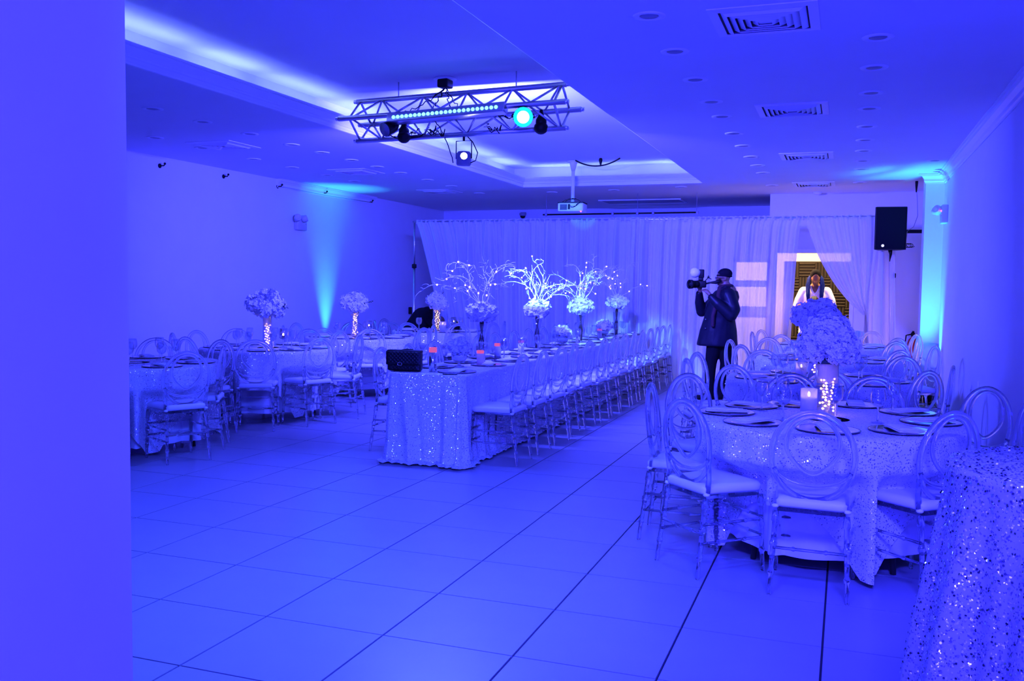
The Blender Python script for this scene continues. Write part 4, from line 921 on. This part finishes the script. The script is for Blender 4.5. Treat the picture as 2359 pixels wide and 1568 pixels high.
m_.add(vs, [(l*6+k, l*6+(k+1) % 6, l*6+6+(k+1) % 6, l*6+6+k) for l in range(3) for k in range(6)]+[(5, 4, 3, 2, 1, 0), tuple(range(18, 24))]).build('cabinet', 'blk', sp, False)
MB().bbox(-.195, .195, -.186, -.168, .015, .595, .012).build('grille', 'blkf', sp)
MB().lathe([(.020, 0), (.020, .003), (.014, .0035), (.014, .0)], 20, mx=Matrix.Translation((-.105, -.187, .055)) @ Matrix.Rotation(pi/2, 4, 'X')).build('round_badge', 'emb', sp)  # badge is a plain logo; its brightness is put in as glow
MB().box(-.108, -.102, -.190, -.187, .048, .062).build('badge_tick', 'emb', sp, False)
MB().tube([(.02, .02, 0), (.03, .02, -.06), (.03, .12, -.16)], [.03, .02, .006], 8).build('bracket_foot', 'blk', sp)
MB().box(-.02, .625, .12, .16, .25, .30).build('wall_arm', 'blk', sp, False)
t = thing('speaker_cable', 'thin cable dropping from the ceiling to the loudspeaker', 'cable', (.90, 14.6, ZC))
MB().lathe([(.02, 0), (.02, -.03), (.008, -.16)], 10).build('plug', 'blk', t)
MB().tube([(0, 0, -.1), (.02, 0, -.3), (.03, -.02, -.5), (-.02, -.05, -.66), (-.10, -.05, -.72), (-.12, -.05, -.9)], .004, 5).build('cord', 'grey', t)
MB().tube([(-.12+.05*cos(a)+.004*a, -.08, -.93+.028*sin(a)-.0*a) for a in [k*.5 for k in range(38)]], .005, 5).build('cable_coil', 'blk', t)
fe = thing('fire_extinguisher', 'red fire extinguisher half hidden behind the pilaster', 'extinguisher', (1.02, 15.98, .22))
MB().lathe([(0, 0), (.075, .0), (.08, .02), (.08, .46), (.06, .52), (.025, .55), (.022, .58)], 22).build('cylinder', 'red', fe)
MB().box(-.015, .015, -.09, .03, .60, .615).box(-.015, .015, -.10, .03, .64, .652).build('lever', 'blk', fe, False)
MB().lathe([(.028, .565), (.03, .62), (0, .65)], 12).build('valve', 'blk', fe); MB().tube([(-.02, 0, .60), (-.10, -.02, .58), (-.115, -.03, .42), (-.10, -.03, .22)], .011, 8).build('hose', 'blk', fe)
MB().bbox(-.05, .05, .078, .112, .3, .36, .005).build('wall_bracket', 'blk', fe)
def uplight(name, label, loc, aim):
    t = thing(name, label, 'light', loc); MB().lathe([(.07, .03), (.085, .05), (.09, .15), (.085, .17), (.075, .165)], 20).build('can', 'blk', t)
    MB().lathe([(0, .155), (.074, .16)], 20).build('lens', 'cyanled', t); MB().box(-.1, .1, -.1, .1, .001, .012).build('floor_plate', 'blk', t, False); MB().tube([(-.1, 0, .01), (-.1, 0, .11), (-.085, 0, .11)], .006, 6).build('yoke', 'blk', t); MB().tube([(.1, 0, .01), (.1, 0, .11), (.085, 0, .11)], .006, 6).build('yoke', 'blk', t)
uplight('floor_uplight', 'floor uplight at the foot of the left wall beam', (-8.12, 13.55, 0), None); uplight('floor_uplight', 'floor uplight at the foot of the pilaster', (1.04, 13.46, 0), None)
# ---------------------------------------------------------------- people
def rm(o, vox, sm=4):
    m = o.modifiers.new('remesh', 'REMESH'); m.mode = 'VOXEL'; m.voxel_size = vox; m.use_smooth_shade = True
    q = o.modifiers.new('smooth', 'SMOOTH'); q.factor = .5; q.iterations = sm
def limb(m_, pts, rs, n=12):
    P = []; Rr = []
    for i in range(len(pts)-1):
        for q in (0, .25, .5, .75): P.append(tuple(Vector(pts[i]).lerp(Vector(pts[i+1]), q))); Rr.append(rs[i]*(1-q)+rs[i+1]*q)
    P.append(pts[-1]); Rr.append(rs[-1]); m_.tube(P, Rr, n)
    for p, r in zip(pts, rs): m_.ball(p, r, n, 8)
def rescale(o, k):
    o.scale = (k, k, k)
def head(m_, c, fd, s=1.0, tilt=0):
    # c centre, fd = facing angle in the local xy plane
    mx = Matrix.Translation(c) @ Matrix.Rotation(fd, 4, 'Z') @ Matrix.Rotation(tilt, 4, 'Y') @ Matrix.Scale(s, 4)     # face towards +x
    m_.ball((0, 0, .02), (.098, .076, .105), 18, 12, mx); m_.ball((.03, 0, -.045), (.062, .056, .068), 14, 10, mx)     # skull, jaw
    m_.ball((.078, 0, -.092), (.022, .028, .018), 8, 6, mx)                                          # chin
    m_.ball((.100, 0, -.012), (.019, .015, .028), 8, 6, mx); m_.ball((.112, 0, -.022), (.013, .017, .011), 8, 6, mx)   # nose
    m_.ball((.090, 0, -.056), (.013, .026, .007), 8, 6, mx); m_.ball((.088, 0, -.069), (.012, .022, .007), 8, 6, mx)   # lips
    m_.ball((.078, 0, .027), (.022, .055, .012), 8, 6, mx)                                           # brow
    for k in (-1, 1): m_.ball((-.005, k*.078, -.008), (.020, .009, .032), 8, 6, mx); m_.ball((.078, k*.032, .003), (.012, .013, .010), 8, 6, mx)
    return mx
def hand(m_, p, d, up, curl=.9, s=1.0, thumb=1):
    # palm from wrist p along d, fingers curling towards up
    p, d, up = Vector(p), Vector(d).normalized(), Vector(up); up = (up-d*up.dot(d)).normalized(); w = d.cross(up)
    limb(m_, [p, p+d*.05*s, p+d*.082*s], [.024*s, .030*s, .026*s], 8)
    for k in (-1, 1): limb(m_, [p+d*.03*s, p+d*.085*s+w*k*.024*s], [.017*s, .013*s], 6)
    for k, L_ in enumerate((.072, .080, .076, .058)):
        q = p+d*.085*s+w*(-.030+.020*k)*s; a = d.copy(); pts = [q-d*.02*s, q]
        for j in range(3):
            a = (a*cos(curl*.55)+up*sin(curl*.55)).normalized(); up2 = (up*cos(curl*.55)-a*0).normalized(); q = q+a*L_*s*(.45, .32, .23)[j]; pts.append(q.copy())
        limb(m_, pts, [.0095*s]*3+[.0085*s, .0075*s], 6)
    q = p+d*.025*s-w*.024*s*thumb; limb(m_, [q, q+(d*.6-w*.6*thumb+up*.4).normalized()*.035*s, q+(d*.9-w*.3*thumb+up*.8).normalized()*.065*s], [.013*s, .0105*s, .009*s], 6)
# photographer: local x = to the right seen from the entrance, y = away, z up
PX, PY = -1.62, 12.56
ph = thing('person', 'person in dark coat and knit cap holding a camera up', 'person', (PX, PY, 0), radians(7.4))
b = MB()
mxh = head(b, (.065, .0, 1.655), radians(196), .92, radians(4))
limb(b, [(.09, .0, 1.58), (.115, .01, 1.46)], [.058, .062]); limb(b, [(.115, .01, 1.46), (.08, .01, 1.20), (.06, .01, .93)], [.13, .135, .145])
limb(b, [(.10, -.15, 1.42), (.17, -.22, 1.20), (-.02, -.24, 1.33), (-.10, -.22, 1.42)], [.06, .048, .04, .028])
limb(b, [(.05, .17, 1.42), (-.20, .16, 1.20), (-.235, .05, 1.40), (-.245, .0, 1.475)], [.06, .048, .04, .028])
limb(b, [(-.0, .0, .92), (-.055, .02, .50), (-.09, .02, .09)], [.09, .062, .042]); limb(b, [(.10, .02, .92), (.12, .05, .50), (.06, .08, .09)], [.09, .062, .042])
hand(b, (-.10, -.22, 1.42), (-.7, .25, .75), (-.8, .6, .2), .9, 1.0, 1); hand(b, (-.245, .0, 1.475), (.1, -.1, 1), (-.5, .3, .5), 1.0, 1.0, -1)
o = b.build('body', 'skin', ph); rm(o, .009, 3)
# coat: lofted body plus sleeves
def loft(rows, n=28, m_=None):
    m_ = m_ or MB(); vs = []; fs = []
    for cx, cy, z, rx, ry, wv_ in rows:
        for k in range(n): a = 2*pi*k/n; w_ = 1+wv_*sin(a*7+z*9); vs.append((cx+rx*cos(a)*w_, cy+ry*sin(a)*w_, z))
    for i in range(len(rows)-1):
        for k in range(n): fs.append((i*n+k, i*n+(k+1) % n, (i+1)*n+(k+1) % n, (i+1)*n+k))
    fs.append(tuple(range((len(rows)-1)*n, len(rows)*n))); fs.append(tuple(range(n-1, -1, -1))); return m_.add(vs, fs)
c_ = loft([(.0, .01, .74, .265, .165, .03), (.0, .01, .76, .272, .17, .03), (.01, .01, .95, .245, .165, .025), (.025, .01, 1.12, .205, .16, .02), (.05, .01, 1.28, .200, .175, .01), (.085, .01, 1.40, .195, .18, 0), (.105, .01, 1.475, .155, .145, 0), (.11, .01, 1.515, .095, .09, 0)])
limb(c_, [(.13, -.13, 1.42), (.205, -.20, 1.24), (.17, -.24, 1.16), (-.0, -.25, 1.31), (-.085, -.23, 1.395)], [.105, .088, .082, .068, .050])
limb(c_, [(.03, .15, 1.40), (-.14, .17, 1.24), (-.215, .15, 1.20), (-.245, .08, 1.32), (-.25, .02, 1.44)], [.10, .085, .078, .066, .048])
c_.tube([(.02, -.06, 1.50), (.09, -.10, 1.535), (.17, -.04, 1.53), (.19, .05, 1.52), (.1, .11, 1.52)], [.02, .03, .034, .03, .02], 8)
o = c_.build('coat', 'coat', ph); rm(o, .012, 3)
z_ = MB()
for z in (.98, 1.10): z_.ball((-.155, -.135, z), .009, 8, 5)
z_.build('coat_buttons', 'steel', ph)
m_ = MB(); limb(m_, [(.02, -.06, 1.52), (.0, -.135, 1.38), (-.06, -.175, 1.15), (-.06, -.175, 1.02)], [.035, .034, .03, .028], 8); limb(m_, [(.035, -.03, 1.535), (.10, -.085, 1.545), (.17, -.03, 1.545), (.17, .05, 1.545), (.09, .08, 1.54), (.03, .04, 1.535)], [.03]*6, 8)
o = m_.build('scarf', 'scarf', ph); rm(o, .010, 2)
c_ = MB(); limb(c_, [(.03, .0, .90), (.03, .0, .82)], [.135, .12]); limb(c_, [(-.02, -.01, .84), (-.075, .0, .50), (-.085, .01, .12), (-.085, .01, .07)], [.115, .078, .060, .064]); limb(c_, [(.09, .02, .84), (.125, .05, .50), (.075, .08, .12), (.07, .08, .07)], [.110, .078, .060, .064])
o = c_.build('trousers', 'trou', ph); rm(o, .012, 4)
for x, y, a in ((-.10, .005, 196), (.06, .075, 190)):
    s_ = MB(); mx = Matrix.Translation((x, y, .006)) @ Matrix.Rotation(radians(a), 4, 'Z')
    s_.ball((.02, 0, .045), (.085, .048, .05), 12, 8, mx); s_.ball((.13, 0, .032), (.085, .046, .034), 12, 8, mx); s_.box(-.06, .20, -.035, .035, 0, .02, mx)
    o = s_.build('shoe', 'blk', ph); rm(o, .010, 2)
m_ = MB(); m_.ball((-.022, 0, .058), (.108, .086, .082), 20, 12, mxh); m_.tube([((.100*cos(a)-.012), .084*sin(a), .030-.012*cos(a)*-1) for a in [2*pi*k/24 for k in range(24)]], .014, 8, True, mx=mxh)
m_.build('knit_cap', 'blkf', ph)
m_ = MB()
for s in (-1, 1): m_.tube([(.108, s*.034+.024*cos(a), .002+.019*sin(a)) for a in [2*pi*k/14 for k in range(14)]], .0032, 5, True, mx=mxh); m_.tube([(.104, s*.058, .004), (.02, s*.082, .002), (-.01, s*.082, -.004)], .0035, 5, mx=mxh)
m_.tube([(.110, -.010, .004), (.112, 0, .006), (.110, .010, .004)], .003, 5, mx=mxh); m_.build('eyeglasses', 'blk', ph)
# his camera
vc = thing('video_camera', 'camera with round white flash dome and large lens held by the person', 'camera', (PX, PY, 0), radians(7.4))
V0 = (-.235, -.06, 1.565)
MB().bbox(-.075, .075, -.05, .06, -.045, .05, .014).build('camera_body', 'blk', vc, loc=V0)
mx = Matrix.Rotation(radians(215), 4, 'Z') @ Matrix.Rotation(pi/2, 4, 'Y')
MB().lathe([(.045, .04), (.050, .08), (.050, .13), (.060, .135), (.062, .18), (.056, .18), (.05, .165)], 20, mx=mx).build('lens_barrel', 'blk', vc, loc=V0); MB().lathe([(.05, .165), (0, .172)], 20, mx=mx).build('lens_glass', 'screen', vc, loc=V0)
MB().bbox(-.03, .035, -.03, .03, .05, .09, .008).bbox(-.03, .045, -.03, .03, .085, .20, .010).build('flash_head', 'blk', vc, loc=V0)
MB().lathe([(.035, .02), (.055, .04), (.066, .07), (.066, .10), (.05, .135), (0, .15)], 20, mx=Matrix.Translation((0, 0, .155)) @ Matrix.Rotation(radians(200), 4, 'Z') @ Matrix.Rotation(pi/2, 4, 'Y')).build('flash_dome', 'trim', vc, loc=V0)
MB().tube([(.07, -.02, .01), (.13, -.02, .025), (.20, -.02, .03), (.265, -.02, .055)], [.012, .012, .024, .026], 10).build('viewfinder_tube', 'blk', vc, loc=V0)
MB().tube([(.06, 0, .05), (.10, 0, .09), (.14, -.01, .07)], .006, 6).tube([(.085, 0, .095), (.115, 0, .095)], .01, 6).tube([(.1, 0, .09), (.1, 0, .12)], .006, 6).build('accessory_arm', 'blk', vc, loc=V0)
# person behind the doorway looking down at a phone
WX, WY = -.505, 16.52
wo = thing('person', 'person with blue braids and white shirt looking down at a phone', 'person', (WX, WY, 0), 0)
b = MB(); mxw = head(b, (-.0, -.06, 1.60), radians(-84), .98, radians(32))
limb(b, [(.0, .0, 1.53), (.0, .03, 1.42)], [.056, .06]); limb(b, [(0, .03, 1.38), (0, .03, 1.15), (0, .03, .95)], [.14, .15, .17])
for s in (-1, 1):
    limb(b, [(s*.17, .03, 1.38), (s*.27, -.03, 1.14), (s*.10, -.26, 1.20)], [.062, .050, .032]); hand(b, (s*.10, -.26, 1.20), (-s*.5, -.5, .45), (-s*.6, .2, .5), .8, 1.0, -s)
    limb(b, [(s*.09, .03, .92), (s*.10, .03, .5), (s*.10, .03, .08)], [.10, .07, .045])
o = b.build('body', 'skin2', wo); rm(o, .009, 3)
c_ = loft([(0, .03, .70, .24, .17, .02), (0, .03, .95, .23, .17, .015), (0, .03, 1.15, .215, .165, .01), (0, .03, 1.32, .215, .15, 0), (0, .03, 1.42, .165, .11, 0), (0, .03, 1.46, .09, .08, 0)])
for s in (-1, 1): limb(c_, [(s*.17, .03, 1.375), (s*.235, .0, 1.24), (s*.262, -.02, 1.15)], [.088, .080, .072])
c_.tube([(-.07, -.06, 1.47), (-.05, -.10, 1.40), (0, -.125, 1.33), (.05, -.10, 1.40), (.07, -.06, 1.47), (0, .1, 1.49)], .018, 6, True)
o = c_.build('shirt', 'chef', wo); rm(o, .012, 3)
c_ = MB()
for s in (-1, 1): limb(c_, [(s*.09, .03, .90), (s*.10, .03, .5), (s*.10, .03, .10)], [.12, .085, .065])
o = c_.build('trousers', 'trou', wo); rm(o, .014, 3)
for s in (-1, 1):
    s_ = MB(); s_.ball((s*.1, -.03, .04), (.045, .12, .036), 12, 8); s_.build('shoe', 'blk', wo)
m_ = MB(); m_.ball((-.020, 0, .048), (.098, .088, .090), 20, 12, mxw)
m_.build('hair', 'hair', wo)
r_ = random.Random(4)
for s in (-1, 1):
    for k in range(6):
        x = s*(.082+.006*k); y = -.07+.012*k
        pts = [(s*.06, -.04, 1.66), (x, y-.02, 1.60), (x+s*.012*(k % 3), y-.05, 1.48), (x+s*.01*(k % 2), y-.085-.01*k, 1.33), (x-s*.005*k, y-.08-.01*k, 1.20-.02*k)]
        P = []
        for i in range(4):
            for q in (0, .2, .4, .6, .8): P.append(tuple(Vector(pts[i]).lerp(Vector(pts[i+1]), q)))
        P.append(pts[-1]); MB().tube(P, [.0095+.0025*(i % 2) for i in range(len(P))], 6).build('braid', 'hairb', wo)
t = thing('phone', 'dark phone held in both hands by the person behind the doorway', 'phone', (WX, WY-.355, 1.275)); t.rotation_euler = (radians(-50), 0, 0); MB().bbox(-.038, .038, -.005, .005, -.06, .06, .003).build('shell', 'blk', t); MB().box(-.034, .034, .0051, .006, -.055, .055).build('screen', 'screen', t, False)
rescale(wo, 1.065); t.location = (WX, WY-.378, 1.36)
# person crouching behind the far left table
cr_ = thing('person', 'person in dark clothes bent low behind the drape-corner table', 'person', (-6.80, 14.22, 0), radians(30))
b = MB(); head(b, (.30, .08, .86), radians(40), .95, radians(50)); limb(b, [(.22, .06, .90), (.10, .02, .98)], [.055, .07]); limb(b, [(.06, .0, .94), (-.12, 0, .70)], [.14, .15])
for s in (-1, 1):
    limb(b, [(-.10, s*.10, .62), (.16, s*.13, .46), (-.02, s*.12, .07)], [.10, .07, .045]); limb(b, [(.06, s*.17, .95), (.28, s*.20, .74), (.40, s*.10, .62)], [.055, .045, .03]); hand(b, (.40, s*.10, .62), (.8, -s*.4, -.3), (0, -s*.3, -1), .8, 1, s)
o = b.build('body', 'skin', cr_); rm(o, .010, 3)
c_ = MB(); limb(c_, [(.10, .0, .985), (-.0, .0, .93), (-.16, 0, .70), (-.20, 0, .58)], [.150, .185, .180, .17])
for s in (-1, 1): limb(c_, [(.06, s*.15, .95), (.20, s*.19, .80), (.30, s*.17, .71)], [.085, .070, .055])
o = c_.build('jacket', 'blkf', cr_); rm(o, .012, 4)
c_ = MB()
for s in (-1, 1): limb(c_, [(-.12, s*.09, .60), (.16, s*.13, .46), (.0, s*.12, .10)], [.14, .095, .065])
o = c_.build('trousers', 'trou', cr_); rm(o, .012, 4)
for s in (-1, 1): s_ = MB(); s_.ball((.04, s*.12, .04), (.12, .045, .038), 12, 8); s_.build('shoe', 'blk', cr_)
bg = thing('dark_bag', 'small peaked dark bag standing at the back of the drape-corner table', 'bag', (-6.02, 13.85, ZTOP)); 
MB().add([(-.09, -.05, 0), (.09, -.05, 0), (.09, .05, 0), (-.09, .05, 0), (-.03, -.012, .15), (.035, -.012, .13), (.035, .012, .13), (-.03, .012, .15), (-.015, 0, .18)], [(0, 3, 2, 1), (0, 1, 5, 4), (1, 2, 6, 5), (2, 3, 7, 6), (3, 0, 4, 7), (4, 5, 8), (5, 6, 8), (6, 7, 8), (7, 4, 8)]).build('pouch', 'blkf', bg, False)
MB().tube([(-.03, 0, .14), (-.01, 0, .20), (.03, 0, .13)], .005, 6).build('strap', 'blk', bg)
